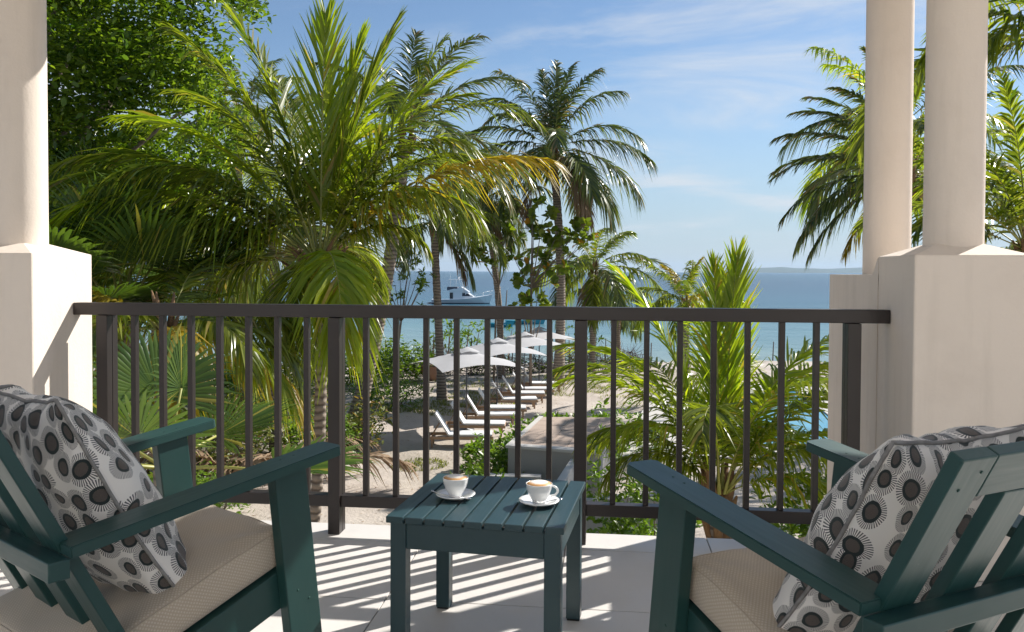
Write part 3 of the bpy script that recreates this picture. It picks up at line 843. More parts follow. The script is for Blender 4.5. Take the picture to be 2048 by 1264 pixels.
def foam_mat():
    t = NT('cappuccino_crema'); co = t.coord('Object'); sp = t.new('ShaderNodeSeparateXYZ'); t.l.new(co, sp.inputs[0])
    r = t.math('SQRT', t.math('ADD', t.math('MULTIPLY', sp.outputs[0], sp.outputs[0]), t.math('MULTIPLY', sp.outputs[1], sp.outputs[1])))
    r = t.math('ADD', r, t.math('MULTIPLY', t.math('SUBTRACT', t.noise(co, 90, 3), 0.5), 0.008))
    c = t.mix(t.rng(r, 0.0225, 0.029), (0.80, 0.78, 0.74, 1), (0.62, 0.34, 0.13, 1))
    c = t.mix(t.rng(r, 0.032, 0.037), c, (0.38, 0.17, 0.05, 1))
    t.set(Base_Color=c, Roughness=0.5); t.b.inputs['Subsurface Weight'].default_value = 0.1
    return t.m
M['foam'] = foam_mat()
def cup(px, py, rz, label, slabel, splabel):
    p = on(px, py, 0.450); tz = 0.4502
    s = MB(); s.lathe([(0, 0), (0.030, 0), (0.033, 0.002), (0.045, 0.005), (0.0605, 0.013), (0.0615, 0.0145), (0.0605, 0.0158), (0.046, 0.0085), (0.030, 0.0065), (0.026, 0.0045), (0, 0.0045)], n=48)
    so = s.build('saucer', M['china']); so.location = (p.x, p.y, tz); tag(so, slabel, 'saucer', 'white saucers on the side table')
    c = empty('coffee_cup', (p.x, p.y, tz + 0.0052), rz, label, 'cup', 'cappuccino cups on the side table')
    out = [(0, 0.0), (0.019, 0.0), (0.020, 0.003), (0.0215, 0.009), (0.027, 0.018), (0.0335, 0.030), (0.0375, 0.043), (0.0395, 0.056), (0.0398, 0.0585), (0.0385, 0.0592), (0.0372, 0.057), (0.0350, 0.043), (0.030, 0.028), (0, 0.012)]
    MB().lathe(out, n=48).build('bowl', M['china'], c)
    MB().lathe([(0.0372, 0.0555), (0.036, 0.0585), (0.030, 0.0615), (0.020, 0.0645), (0.010, 0.066), (0, 0.0664)], n=40).build('milk_foam', M['foam'], c)
    pts = [Vector((0.0365 + 0.017 * math.sin(a) * 1.15, 0, 0.036 + 0.015 * math.cos(a))) for a in [rad(d) for d in range(-8, 200, 16)]]
    MB().tube(pts, [0.0034] * len(pts), n=10).build('handle', M['china'], c)
    sp = MB()
    sp.tube([(-0.075, 0, 0.026), (-0.055, 0, 0.0185), (-0.02, 0, 0.0135), (0.028, 0, 0.0115)], [0.0026, 0.002, 0.0013, 0.0016], n=8)
    for k in range(1): pass
    bm = sp.bm; r = bmesh.ops.create_uvsphere(bm, u_segments=16, v_segments=8, radius=1.0)
    for v in r['verts']:
        v.co = Vector((0.040 + v.co.x * 0.0135, v.co.y * 0.0085, 0.0115 + v.co.z * (0.003 if v.co.z < 0 else 0.0012)))
    o = sp.build('teaspoon', M['steel']); 
    for f in o.data.polygons: f.use_smooth = True
    tag(o, splabel, 'teaspoon', 'steel teaspoons on the saucers')
    return c, o, p
c1, s1, p1 = cup(911, 996, rad(125), 'left cappuccino cup with its handle turned away', 'white saucer under the left cappuccino cup', 'teaspoon lying across the front of the left saucer')
s1.location = (p1.x + 0.004, p1.y - 0.036, 0.4515); s1.rotation_euler = (0, 0, rad(-9))
c2, s2, p2 = cup(1078, 1009, rad(8), 'right cappuccino cup with its round handle pointing right', 'white saucer under the right cappuccino cup', 'teaspoon tip showing behind the right cup')
s2.location = (p2.x + 0.036, p2.y - 0.004, 0.4515); s2.rotation_euler = (0, 0, rad(52))

# ================================================================== PLANTS
def frond_arrays(L, el0, droop, az, nleaf, ll, lw, seed, power=1.7, g=0.45, roll=0.0, sparse=0.0, lift=0.35, bare=0.16, curl=0.0, spread=1.0):
    r = np.random.default_rng(seed)
    N = 28
    s = np.linspace(0, 1, N)
    el = el0 - droop * s ** power
    azs = az + curl * s ** 2
    d = np.stack([np.cos(el) * np.cos(azs), np.cos(el) * np.sin(azs), np.sin(el)], -1)
    P = np.concatenate([[[0, 0, 0]], np.cumsum((d[1:] + d[:-1]) / 2 * (L / (N - 1)), 0)])
    t = bare + (1 - bare) * (np.arange(nleaf) + r.uniform(-.3, .3, nleaf)) / nleaf
    t = np.clip(t, 0, 1)
    t = np.repeat(t, 2); sd = np.tile([1.0, -1.0], nleaf)
    keep = r.random(len(t)) > sparse
    t, sd = t[keep], sd[keep]; n = len(t)
    base = np.stack([np.interp(t, s, P[:, k]) for k in range(3)], -1)
    T = unit(np.stack([np.interp(t, s, d[:, k]) for k in range(3)], -1))
    A = np.stack([-np.sin(np.interp(t, s, azs)), np.cos(np.interp(t, s, azs)), np.zeros(n)], -1)
    S = unit(A - T * (A * T).sum(-1, keepdims=True)); U = np.cross(T, S) * -1
    U = np.where((U[:, 2:3] < 0) & (T[:, 2:3] > -0.99), -U, U)
    if roll:
        c, s_ = math.cos(roll), math.sin(roll); S, U = S * c + U * s_, U * c - S * s_
    al = np.radians((66 - 40 * t) * spread * (1 if spread == 1 else 1)  + r.normal(0, 5, n)); be = lift + r.normal(0, .2, n) - 0.25 * t
    D = np.cos(al)[:, None] * T + np.sin(al)[:, None] * (np.cos(be)[:, None] * S * sd[:, None] + np.sin(be)[:, None] * U)
    D = unit(D)
    x = (t - bare) / (1 - bare)
    prof = np.interp(x, [0, .12, .35, .7, .92, 1], [.45, .8, 1, .82, .5, .34])
    ln = ll * prof * r.uniform(.86, 1.1, n)
    gg = g * r.uniform(.5, 1.5, n)
    ph = r.uniform(-.75, .75, n) + 0.3
    W0 = unit(T - D * (T * D).sum(-1, keepdims=True)); W1 = np.cross(D, W0)
    Wv = np.cos(ph)[:, None] * W0 + np.sin(ph)[:, None] * W1
    js = np.array([0, .22, .6, 1.0]); ws = np.array([.45, 1, .75, .06])
    C = base[:, None] + D[:, None] * (ln[:, None] * js)[..., None]
    C[..., 2] -= (ln * gg)[:, None] * js ** 2.1
    C += np.cross(D, [0, 0, 1])[:, None] * (ln * r.normal(0, .05, n))[:, None, None] * (js ** 2)[None, :, None]
    hw = lw * 0.5 * ws * 1.0
    w = hw[None, :, None] * Wv[:, None]
    V = np.stack([C - w, C + w], 2).reshape(-1, 3)
    i = (np.arange(n) * 8)[:, None, None] + (np.arange(3) * 2)[None, :, None] + np.array([0, 1, 3, 2])[None, None]
    F = i.reshape(-1, 4)
    # stalk: a square tapering rod
    St = []
    sw = 0.006 * L
    for k in range(N):
        a = np.array([-math.sin(azs[k]), math.cos(azs[k]), 0]); u = np.cross(d[k], a); wv = sw * (1 - .88 * s[k] ** .8) * (1.6 if s[k] < .06 else 1)
        for q, z in ((-1, -.6), (1, -.6), (1, .6), (-1, .6)): St.append(P[k] + a * q * wv + u * z * wv)
    o = len(V); St = np.array(St)
    k = np.arange(N - 1)[:, None, None] * 4; q = np.arange(4)[None, :, None]
    SF = np.concatenate([k + q, k + (q + 1) % 4, k + 4 + (q + 1) % 4, k + 4 + q], -1).reshape(-1, 4) + o
    return np.concatenate([V, St]), np.concatenate([F, SF]), np.r_[np.zeros(len(F), int), np.ones(len(SF), int)]
def frond(name, parent, mat, smat=None, loc=(0, 0, 0), **kw):
    V, F, mi = frond_arrays(**kw)
    o = from_arrays(name, V, F, None, parent, mats=[mat, smat or M['stalk']], midx=mi)
    o.location = loc; return o
def trunk_mesh(pts, radii, mat, parent, name='trunk', n=12, rings=True):
    P = [Vector(p) for p in pts]
    if rings:                                       # resample with ring scars
        out = []; rr = []
        for (a, b), (ra, rb) in zip(zip(P, P[1:]), zip(radii, radii[1:])):
            k = max(2, int((b - a).length / 0.13))
            for i in range(k):
                u = i / k; out.append(a.lerp(b, u)); rr.append((ra + (rb - ra) * u) * (1.06 if i % 2 else 0.97))
        out.append(P[-1]); rr.append(radii[-1]); P, radii = out, rr
    return MB().tube(P, radii, n=n).build(name, mat, parent)
def lean_path(base, top, bend, n=7):
    b, t = Vector(base), Vector(top); pts = []
    for i in range(n):
        u = i / (n - 1); p = b.lerp(t, u) + Vector(bend) * math.sin(math.pi * u); pts.append(p)
    return pts
def imgaz(deg):            # azimuth measured in the view: 0 = to the right, 90 = away
    return rad(deg) + YAW
def palm(label, crown, base, specs, seed, r0=0.17, r1=0.12, bend=(0, 0, 0), boot=0.3, nuts=0, group='coconut palms', lw=0.045, nleaf=70, name='coconut_palm', fibre=True, skirt=0, sl=1.0):
    rr = random.Random(seed)
    base = Vector(base); crown = Vector(crown)
    t = empty(name, base, 0, label, 'palm tree', group)
    c = crown - base
    pts = lean_path((0, 0, -0.1), c + Vector((0, 0, -0.25)), bend)
    radii = [r0 + (r1 - r0) * min(1, (i / 6) ** .6) for i in range(7)]
    radii[0] *= 1.35
    trunk_mesh(pts, radii, M['palm_bark'], t)
    if fibre:
        b = MB()
        for k in range(16):
            a = rr.uniform(0, 2 * math.pi); h = rr.uniform(-.5, .25); dx = rr.uniform(.5, 1.0)
            p0 = c + Vector((math.cos(a) * r1 * .6, math.sin(a) * r1 * .6, h - .25)) ; p1 = c + Vector((math.cos(a) * r1 * 2.2 * dx * boot / .3, math.sin(a) * r1 * 2.2 * dx * boot / .3, h + .25)); 
            b.tube([p0, (p0 + p1) / 2 + Vector((0, 0, .05)), p1], [r1 * .5, r1 * .38, r1 * .1], n=6)
        b.build('leaf_sheath', M['fibre'], t)
    for i, sp in enumerate(specs):
        az, el, L, dr = sp[:4]; mat = sp[4] if len(sp) > 4 else 'frond'; kw = dict(sp[5]) if len(sp) > 5 else {}
        a = imgaz(az)
        p = dict(L=L, el0=rad(el), droop=rad(dr), az=a, nleaf=int(nleaf * (0.7 + 0.3 * min(1.3, L / 4))), ll=L * 0.245 * sl, lw=lw, seed=seed * 100 + i)
        p.update(kw)
        frond('frond', t, M[mat], M['frond_dead'] if mat == 'frond_dead' else None, loc=c + Vector((math.cos(a), math.sin(a), 0)) * r1 * .6, **p)
    for k in range(nuts):
        a = rr.uniform(0, 6.28); q = c + Vector((math.cos(a) * .28, math.sin(a) * .28, -.32 - rr.uniform(0, .25)))
        b = MB(); r = bmesh.ops.create_icosphere(b.bm, subdivisions=2, radius=.11, matrix=Matrix.Translation(q) @ Matrix.Diagonal((1, 1, 1.25, 1)))
        b.build('coconut', M['coconut'], t)
    return t
def auto_specs(n, L, seed, mats=('frond_dark',), dead=0, elr=(78, -32), drr=(45, 85), extra=None):
    r = random.Random(seed); out = []
    for i in range(n):
        u = i / max(1, n - 1); el = elr[0] + (elr[1] - elr[0]) * u ** 0.9 + r.uniform(-7, 7)
        dr = drr[0] + (drr[1] - drr[0]) * min(1, u * 1.3) + r.uniform(-10, 10)
        if el < 0: dr = min(dr, 95 + el)
        k = dict(extra or {}); k.setdefault('g', r.uniform(.6, .95)); k.setdefault('roll', r.uniform(-.35, .35)); k.setdefault('curl', r.uniform(-.35, .35))
        out.append(((137.5 * i + r.uniform(-14, 14)) % 360, el, L * r.uniform(.86, 1.06) * (0.8 if u < .12 else 1), dr, r.choice(mats), k))
    for i in range(dead):
        out.append((r.uniform(0, 360), r.uniform(-45, -62), L * r.uniform(.7, .85), r.uniform(20, 35), 'frond_dead', {'g': .9, 'sparse': .25}))
    return out

# ---- the big young palm in the middle left
Z1 = 12.5
cr = at(640, 520, Z1)
fine = {'nleaf': 92}
S1 = [
 (95, 86, 4.0, 12, 'frond_lime', {'ll': 1.3, 'lift': .3, 'g': .05, 'spread': .5, 'nleaf': 60, 'lw': .05}),
 (40, 84, 3.6, 12, 'frond_lime', {'ll': 1.0, 'lift': .1, 'g': .1, 'spread': .5}),
 (15, 80, 3.9, 18, 'frond', {'ll': 1.1, 'lift': .15, 'g': .12, 'spread': .6}),
 (170, 79, 4.1, 24, 'frond', {'ll': 1.0, 'g': .2}),
 (200, 73, 4.0, 40, 'frond', {}),
 (158, 66, 4.1, 56, 'frond', {}),
 (180, 58, 3.9, 60, 'frond_lime', {}),
 (18, 70, 4.0, 42, 'frond_lime', {'g': .25}),
 (340, 68, 3.6, 66, 'frond', {}),
 (185, 45, 4.2, 66, 'frond', {'g': .6}),
 (163, 33, 4.4, 74, 'frond', {'g': .6}),
 (198, 20, 4.3, 82, 'frond', {'g': .7}),
 (215, 28, 4.0, 90, 'frond', {'g': .8}),
 (2, 58, 3.6, 84, 'frond', {'g': .5}),
 (354, 44, 4.0, 58, 'frond_gold', {'g': .7}),
 (20, 52, 3.0, 100, 'frond', {'g': .8}),
 (335, 54, 2.9, 110, 'frond', {'g': .8}),
 (60, 52, 4.2, 70, 'frond', {}),
 (120, 48, 4.2, 70, 'frond', {}),
 (90, 22, 4.0, 80, 'frond_dark', {}),
 (75, 20, 2.4, 90, 'frond', {'g': .8}),
 (190, 40, 4.6, 80, 'frond', {'g': .6}),
 (200, 24, 4.6, 80, 'frond_lime', {'g': .8}),
 (184, 16, 4.7, 74, 'frond', {'g': .8}),
 (212, 34, 4.2, 84, 'frond_lime', {'g': .8}),
 (140, 8, 3.9, 70, 'frond_dark', {'g': .8}),
 (178, 4, 4.2, 70, 'frond', {'g': .9}),
 (208, 0, 3.9, 66, 'frond', {'g': .9}),
 (290, 12, 2.7, 96, 'frond_lime', {'g': .8, 'll': .95, 'lift': .15, 'nleaf': 100, 'lw': .05}),
 (268, 0, 2.2, 75, 'frond', {'g': .9, 'lift': .1, 'll': .8}),
 (0, 46, 1.9, 110, 'frond', {'g': .9}),
 (215, 50, 3.6, 92, 'frond', {'g': .7}),
 (340, 66, 3.2, 84, 'frond', {'g': .6}),
 (130, 76, 3.8, 40, 'frond', {'g': .3}),
 (70, 72, 3.8, 40, 'frond_lime', {'g': .3}),
]
base1 = under(612, Z1 + .2)
palm('large young coconut palm with upright lime fronds, behind the left half of the railing', cr, base1, S1, 41, r0=.085, r1=.09, bend=(0.1, 0, 0), boot=1.15, lw=.046, nleaf=88, group='coconut palms close to the balcony')

# ---- small lime palm behind the right half of the railing
Z2 = 10.5
cr = at(1440, 985, Z2)
S2 = [
 (85, 84, 3.0, 16, 'frond_lime', {'ll': .85, 'lift': .2, 'g': .1, 'spread': .6}),
 (60, 82, 3.15, 10, 'frond_lime', {'ll': .95, 'g': .1, 'spread': .5, 'nleaf': 70}),
 (162, 78, 3.2, 34, 'frond_lime', {'g': .2}),
 (185, 72, 3.0, 78, 'frond_lime', {'g': .3}),
 (150, 66, 3.0, 92, 'frond', {}),
 (205, 66, 2.1, 108, 'frond_lime', {'g': .6}),
 (20, 70, 3.3, 80, 'frond_lime', {}),
 (355, 60, 3.0, 96, 'frond_lime', {'g': .5}),
 (338, 66, 2.9, 100, 'frond', {}),
 (70, 60, 3.2, 80, 'frond_lime', {}),
 (112, 62, 3.0, 84, 'frond', {}),
 (174, 56, 2.1, 104, 'frond', {'g': .7}),
 (345, 30, 1.9, 118, 'frond_lime', {'g': .8, 'll': .7}),
 (195, 50, 1.8, 112, 'frond', {'g': .8}),
 (50, 36, 2.8, 90, 'frond', {}),
 (250, 70, 2.6, 110, 'frond', {}),
 (140, 40, 2.3, 96, 'frond', {}),
 (8, 46, 2.5, 100, 'frond_lime', {'g': .7}),
 (85, 70, 3.2, 66, 'frond_lime', {}),
 (30, 62, 3.1, 84, 'frond_lime', {}),
 (165, 66, 2.7, 88, 'frond_lime', {}),
 (320, 50, 2.3, 110, 'frond', {'g': .8}),
 (300, 74, 2.7, 90, 'frond_lime', {}),
]
palm('short lime green coconut palm rising behind the right half of the railing', cr, under(1442, Z2), S2, 43, r0=.15, r1=.14, boot=.3, lw=.036, nleaf=84, group='coconut palms close to the balcony')

palm('small drooping palm filling the space behind the left end of the railing', at(330, 660, 10.2), under(330, 10.2),
     [(5, 12, 1.9, 88, 'frond', {'g': .9}), (350, 2, 1.9, 80, 'frond_lime', {'g': .9}), (335, 20, 1.6, 100, 'frond', {'g': .9}), (20, 24, 1.9, 84, 'frond', {'g': .8}), (172, 24, 2.2, 88, 'frond', {'g': .9}), (195, 40, 2.2, 90, 'frond_gold', {'g': .9}),
      (90, 50, 2.2, 70, 'frond'), (262, 30, 1.7, 100, 'frond'), (300, 10, 1.8, 80, 'frond_gold', {'g': .9}), (215, 8, 2.0, 75, 'frond', {'g': .9}), (130, 30, 2.2, 80, 'frond_dark'), (15, -12, 2.1, 60, 'frond_gold', {'g': 1.0}), (50, 10, 2.2, 80, 'frond_dark')],
     44, r0=.09, r1=.09, lw=.042, nleaf=74, sl=1.25, group='coconut palms close to the balcony')

# ---- palms behind and beside the right pillars
cr = at(1818, 345, 19)
S3 = [(x[0], x[1] + 6, x[2] * .74) + tuple(x[3:]) for x in
      [(176, 30, 4.4, 58, 'frond_dark'), (168, 48, 4.2, 66, 'frond_dark'), (184, 12, 4.5, 58, 'frond_dark'), (190, 62, 3.9, 66, 'frond_dark'), (172, -6, 4.2, 58, 'frond_dark', {'g': .7}),
      (186, -20, 4.2, 48, 'frond_dark', {'g': .8}), (168, -34, 4.0, 40, 'frond_dark', {'g': .9}), (192, -46, 3.4, 30, 'frond_gold', {'g': .9, 'sparse': .3}), (130, 70, 3.9, 40, 'frond_dark'),
      (80, 50, 4, 60, 'frond_dark'), (300, 55, 4, 80, 'frond'), (250, 40, 3.8, 90, 'frond'), (10, 35, 4.2, 60, 'frond'), (355, 10, 4.2, 70, 'frond_dark'), (20, -15, 4, 60, 'frond_dark'), (150, 56, 4.2, 56, 'frond_dark'), (200, 36, 4.2, 66, 'frond_dark'), (160, 18, 4.2, 60, 'frond_dark'),
      (60, 5, 4, 60, 'frond_dark'), (120, 10, 4.2, 60, 'frond_dark'), (225, 8, 3.9, 75, 'frond'), (320, -20, 3.9, 55, 'frond'), (200, 75, 4.0, 30, 'frond_dark'), (178, 78, 4.2, 36, 'frond_dark'), (200, -12, 4.2, 50, 'frond_dark', {'g': .8}), (155, -24, 4.2, 50, 'frond_dark', {'g': .8})]]
palm('tall sea green coconut palm half hidden by the two right columns', cr, under(1850, 19), S3, 45, nuts=4, bend=(-.3, 0, 0), lw=.05, nleaf=84, sl=.72, group='coconut palms on the right side')
cr = at(2150, 60, 10)
S4 = [(180, 20, 2.1, 95, 'frond', {'g': .8, 'sl' : 1} if 0 else {'g': .8}), (196, 5, 1.9, 80, 'frond', {'g': .8}), (165, -8, 1.8, 60, 'frond', {'g': .9}), (178, 50, 2.0, 80, 'frond'), (90, 40, 3.5, 70, 'frond'), (0, 40, 3.5, 70, 'frond'),
      (240, 10, 3.2, 80, 'frond'), (300, 20, 3.5, 80, 'frond'), (120, 10, 3.4, 80, 'frond'), (40, 10, 3.4, 70, 'frond')]
palm('near coconut palm whose drooping fronds enter at the upper right edge', cr, under(2180, 10), S4, 46, bend=(.3, 0, 0), lw=.05, nleaf=60, group='coconut palms on the right side')
cr = at(2060, 500, 13)
S5 = [(178, 58, 2.8, 110, 'frond_lime', {'g': .6}), (165, 70, 2.6, 90, 'frond', {'g': .5}), (186, 74, 2.6, 66, 'frond'), (90, 70, 2.6, 60, 'frond'), (170, 28, 2.6, 90, 'frond_dark'), (200, 40, 2.7, 100, 'frond'),
      (0, 60, 3, 80, 'frond'), (250, 50, 2.6, 90, 'frond'), (130, 40, 3, 80, 'frond'), (40, 40, 3, 80, 'frond'), (180, -5, 2.4, 70, 'frond_dark'), (195, 86, 2.8, 20, 'frond'), (150, 0, 2.6, 70, 'frond_dark')]
palm('lime tipped young coconut palm beside the rightmost column', cr, under(2070, 13), S5, 47, lw=.045, nleaf=70, group='coconut palms on the right side')
cr = at(1800, 250, 25)
palm('distant coconut palm with yellow fronds showing between the two right columns', cr, under(1790, 25), auto_specs(18, 4.2, 48, ('frond_lime', 'frond_dark')), 48, nleaf=56, lw=.06, group='coconut palms on the right side')
cr = at(1940, 620, 24)
palm('low dark palm filling the gap behind the right column', cr, under(1950, 24), auto_specs(16, 4.0, 49, ('frond_dark', 'frond')), 49, nleaf=56, lw=.06, group='coconut palms on the right side')

# ---- palms towards the sea
def spec_add(s, *more): return list(s) + list(more)
cr = at(1105, 292, 37)
SA = [(80, 82, 4.4, 26, 'frond_dark', {'g': .5, 'roll': .5}), (20, 76, 4.5, 48, 'frond_dark', {'g': .8, 'roll': .4}), (160, 74, 4.6, 54, 'frond_dark', {'g': .8, 'roll': -.5}), (185, 60, 4.3, 84, 'frond_dark', {'g': .8}), (350, 64, 4.2, 74, 'frond_dark', {'g': .8}), (45, 84, 4.3, 36, 'frond_dark', {'g': .6}),
      (178, 30, 4.3, 70, 'frond_dark', {'g': .7}), (2, 34, 4.4, 84, 'frond_dark', {'g': .7}), (198, 8, 4.4, 64, 'frond_dark', {'g': .8}), (345, 10, 4.6, 55, 'frond_dark', {'g': .8}), (10, -8, 4.8, 56, 'frond_dark', {'g': .9}),
      (30, -22, 4.6, 50, 'frond_dark', {'g': .9}), (170, -14, 4.2, 62, 'frond_dark', {'g': .9}), (200, -34, 4.0, 48, 'frond_dark', {'g': .9}), (340, -36, 4.4, 44, 'frond_dark', {'g': 1}), (90, 10, 4.3, 70, 'frond_dark'),
      (270, 20, 4.0, 80, 'frond_dark'), (250, -10, 4.0, 60, 'frond_dark'), (300, -20, 4.2, 55, 'frond_dark'), (60, -30, 4.4, 50, 'frond_dark'), (220, 40, 4.0, 80, 'frond_dark'), (120, 50, 4.2, 60, 'frond_dark'), (110, 78, 4, 20, 'frond_dark'),
      (320, -50, 4.0, 30, 'frond_dead', {'g': .9, 'sparse': .3}), (350, -55, 3.8, 26, 'frond_dead', {'g': .9, 'sparse': .3}), (215, -58, 3.6, 24, 'frond_dead', {'g': .9, 'sparse': .3}), (20, -60, 3.8, 20, 'frond_dead', {'g': .9, 'sparse': .3})]
palm('tall coconut palm standing alone against the sky in the middle', cr, under(1117, 37), SA, 51, r0=.24, r1=.17, bend=(.25, 0, 0), nuts=7, lw=.078, nleaf=66, sl=1.12, group='coconut palms towards the sea', fibre=True)
cr = at(812, 262, 25)
SB = [(75, 84, 3.3, 18, 'frond_dark', {'ll': 1.2, 'g': .5, 'roll': .6}), (20, 80, 3.2, 30, 'frond', {'ll': 1.2, 'g': .4, 'roll': -.3}), (150, 74, 3.2, 40, 'frond_dark'), (175, 60, 3.6, 60, 'frond_dark'), (8, 50, 4.2, 72, 'frond_dark'), (350, 28, 4.3, 72, 'frond'),
      (190, 30, 4.4, 66, 'frond_dark'), (170, 8, 4.4, 60, 'frond_dark'), (12, 2, 4.3, 62, 'frond_dark'), (345, -14, 4.2, 60, 'frond_dark'), (195, -20, 4.2, 55, 'frond'), (90, 40, 4.2, 70, 'frond_dark'), (270, 30, 4, 90, 'frond'),
      (300, 5, 4.2, 70, 'frond_dark'), (240, 0, 4.2, 70, 'frond_dark'), (60, -10, 4.2, 60, 'frond_dark'), (130, -10, 4.2, 60, 'frond_dark'), (320, 60, 4, 60, 'frond_dark'), (30, -35, 4, 45, 'frond_dark'), (160, -40, 4, 40, 'frond_dark')]
palm('leaning coconut palm with a green upright plume behind the big young palm', cr, under(700, 25), SB, 52, r0=.26, r1=.18, bend=(.2, 0, 0), lw=.06, nleaf=70, nuts=4, group='coconut palms towards the sea')
cr = at(868, 445, 33)
palm('dark slim trunked coconut palm left of the white boat', cr, under(885, 33), spec_add(auto_specs(17, 3.4, 53, ('frond_dark', 'frond'), elr=(78, -8)), (350, -44, 2.9, 36, 'frond_dark', {'g': .9}), (355, -52, 2.6, 30, 'frond_dead', {'g': .9})), 53, r0=.18, r1=.15, lw=.07, nleaf=56, group='coconut palms towards the sea')
cr = at(968, 395, 40)
palm('coconut palm with a dark drooping crown between the boat and the tall lone palm', cr, under(1003, 40), spec_add(auto_specs(22, 3.7, 54, ('frond_dark',), dead=3, elr=(70, -38))), 54, r0=.18, r1=.14, bend=(.25, 0, 0), lw=.08, nleaf=54, nuts=3, group='coconut palms towards the sea')
cr = at(1188, 535, 43)
palm('low coconut palm with drooping fronds right of the tall lone palm', cr, under(1185, 43), spec_add(auto_specs(17, 4.1, 55, ('frond_dark', 'frond'), dead=2, elr=(72, -40), drr=(60, 92)), (5, 20, 4.4, 62, 'frond_dark'), (172, 15, 4.2, 70, 'frond_dark')), 55, r0=.17, r1=.15, lw=.08, nleaf=56, nuts=5, group='coconut palms towards the sea')
cr = at(1372, 605, 32)
palm('yellow tipped small palm behind the lime green palm', cr, under(1375, 32), auto_specs(18, 2.6, 56, ('frond_gold', 'frond_lime', 'frond'), elr=(80, 0)), 56, lw=.06, nleaf=50, group='coconut palms towards the sea')
cr = at(480, 225, 34)
palm('pale distant palm top above the left fronds', cr, under(470, 34), auto_specs(16, 3.4, 57, ('frond_lime', 'frond_dark')), 57, lw=.08, nleaf=50, group='coconut palms towards the sea')
cr = at(545, 430, 23)
palm('slender coconut palm whose thin trunk stands left of the big young palm', cr, under(549, 23), auto_specs(16, 3.8, 58, ('frond', 'frond_dark')), 58, r0=.13, r1=.11, lw=.06, nleaf=56, group='coconut palms towards the sea')
cr = at(300, 420, 20)
palm('dense coconut palm in the shade of the broadleaf tree', cr, under(330, 20), auto_specs(18, 4.0, 59, ('frond', 'frond_dark')), 59, r0=.15, r1=.12, lw=.055, nleaf=60, group='coconut palms towards the sea')
cr = at(1235, 600, 50)
palm('far low palm at the waterline right of the low drooping palm', cr, under(1238, 50), auto_specs(14, 3.0, 60, ('frond_dark',), dead=1), 60, lw=.09, nleaf=44, group='coconut palms towards the sea')

# ---- fan palms at the left
def fan_leaf(parent, loc, az, el, R, petiole, mat, seed, tilt=0.0, n=42):
    r = np.random.default_rng(seed)
    d = np.array([math.cos(el) * math.cos(az), math.cos(el) * math.sin(az), math.sin(el)])
    hub = d * petiole; hub[2] -= .06 * petiole
    side = np.array([-math.sin(az), math.cos(az), 0.]); up = np.cross(d, side)
    if up[2] < 0: up = -up
    ang = np.linspace(-rad(118), rad(118), n) + r.normal(0, .012, n)
    V = []; F = []
    fold = 0.30
    for i, a in enumerate(ang):
        rr = R * (0.97 - .12 * (abs(a) / rad(118)) ** 2) * r.uniform(.93, 1.04)
        da = (ang[1] - ang[0]) * .56
        dr = math.cos(a) * d + math.sin(a) * side
        dl = math.cos(a - da) * d + math.sin(a - da) * side; dh = math.cos(a + da) * d + math.sin(a + da) * side
        z = up * (fold * abs(math.sin(a)))
        split = .62; g = r.uniform(.04, .22)
        b = len(V)
        def pt(dirv, q, lift=0.0, drop=0.0):
            p = hub + (dirv + z * q * .8) * rr * q + up * lift; p = p.copy(); p[2] -= drop; return p
        w = rr * split * da * .5
        V += [hub + dr * .03 * R, pt(dl, split), pt(dr, split, w * .9), pt(dh, split), pt(dr * .985 + (dl - dr) * .25, .86, 0, g * rr * .3), pt(dr, 1.0, 0, g * rr), pt(dr * .985 + (dh - dr) * .25, .86, 0, g * rr * .3)]
        F += [(b, b + 1, b + 2, b + 2), (b, b + 2, b + 3, b + 3), (b + 1, b + 4, b + 2, b + 2), (b + 2, b + 6, b + 3, b + 3), (b + 4, b + 5, b + 6, b + 2)]
    F3 = [f[:3] if f[2] == f[3] else None for f in F]
    tri = [f for f in F3 if f] + [(f[0], f[1], f[2]) for f in F if f[2] != f[3]] + [(f[0], f[2], f[3]) for f in F if f[2] != f[3]]
    o = from_arrays('fan_leaf', np.array(V), tri, mat, parent); o.location = loc
    MB().tube([(0, 0, 0), tuple(hub * .5 + np.array([0, 0, .03])), tuple(hub)], [.022, .016, .012], n=6).build('leaf_stalk', M['stalk'], o)
    return o
def fan_palm(label, base, height, n, R, seed, pet=1.3, mat='fan', extra=()):
    r = random.Random(seed); t = empty('fan_palm', base, 0, label, 'fan palm', 'fan palms at the left')
    trunk_mesh([(0, 0, -.1), (0, 0, height * .6), (0, 0, height)], [.16, .13, .12], M['palm_bark'], t)
    for i in range(n):
        u = i / n
        fan_leaf(t, (0, 0, height), rad(137.5 * i + r.uniform(-15, 15)), rad(80 - 95 * u), R * r.uniform(.85, 1.1), pet * r.uniform(.8, 1.1), M[mat], seed * 50 + i)
    for j, (az, el, RR, pp) in enumerate(extra):
        fan_leaf(t, (0, 0, height), imgaz(az), rad(el), RR, pp, M[mat], seed * 50 + 40 + j)
    return t
p = under(245, 11.5)
fan_palm('dark green fan palm right beside the left pillar', p, 4.55, 15, 1.15, 61, extra=((165, 25, 1.3, 1.4), (190, 5, 1.3, 1.2), (20, 35, 1.2, 1.2), (175, 50, 1.2, 1.3)))
p = under(330, 8.2)
fan_palm('low fan palm spreading behind the left end of the railing', p, 3.2, 5, .95, 62, pet=.8, extra=((350, 5, 1.1, 1.2), (175, 30, 1.1, 1.0), (200, 10, 1.1, 1.0)))
p = under(150, 15)
fan_palm('tall shaded fan palm beneath the broadleaf tree', p, 5.4, 14, 1.2, 63)

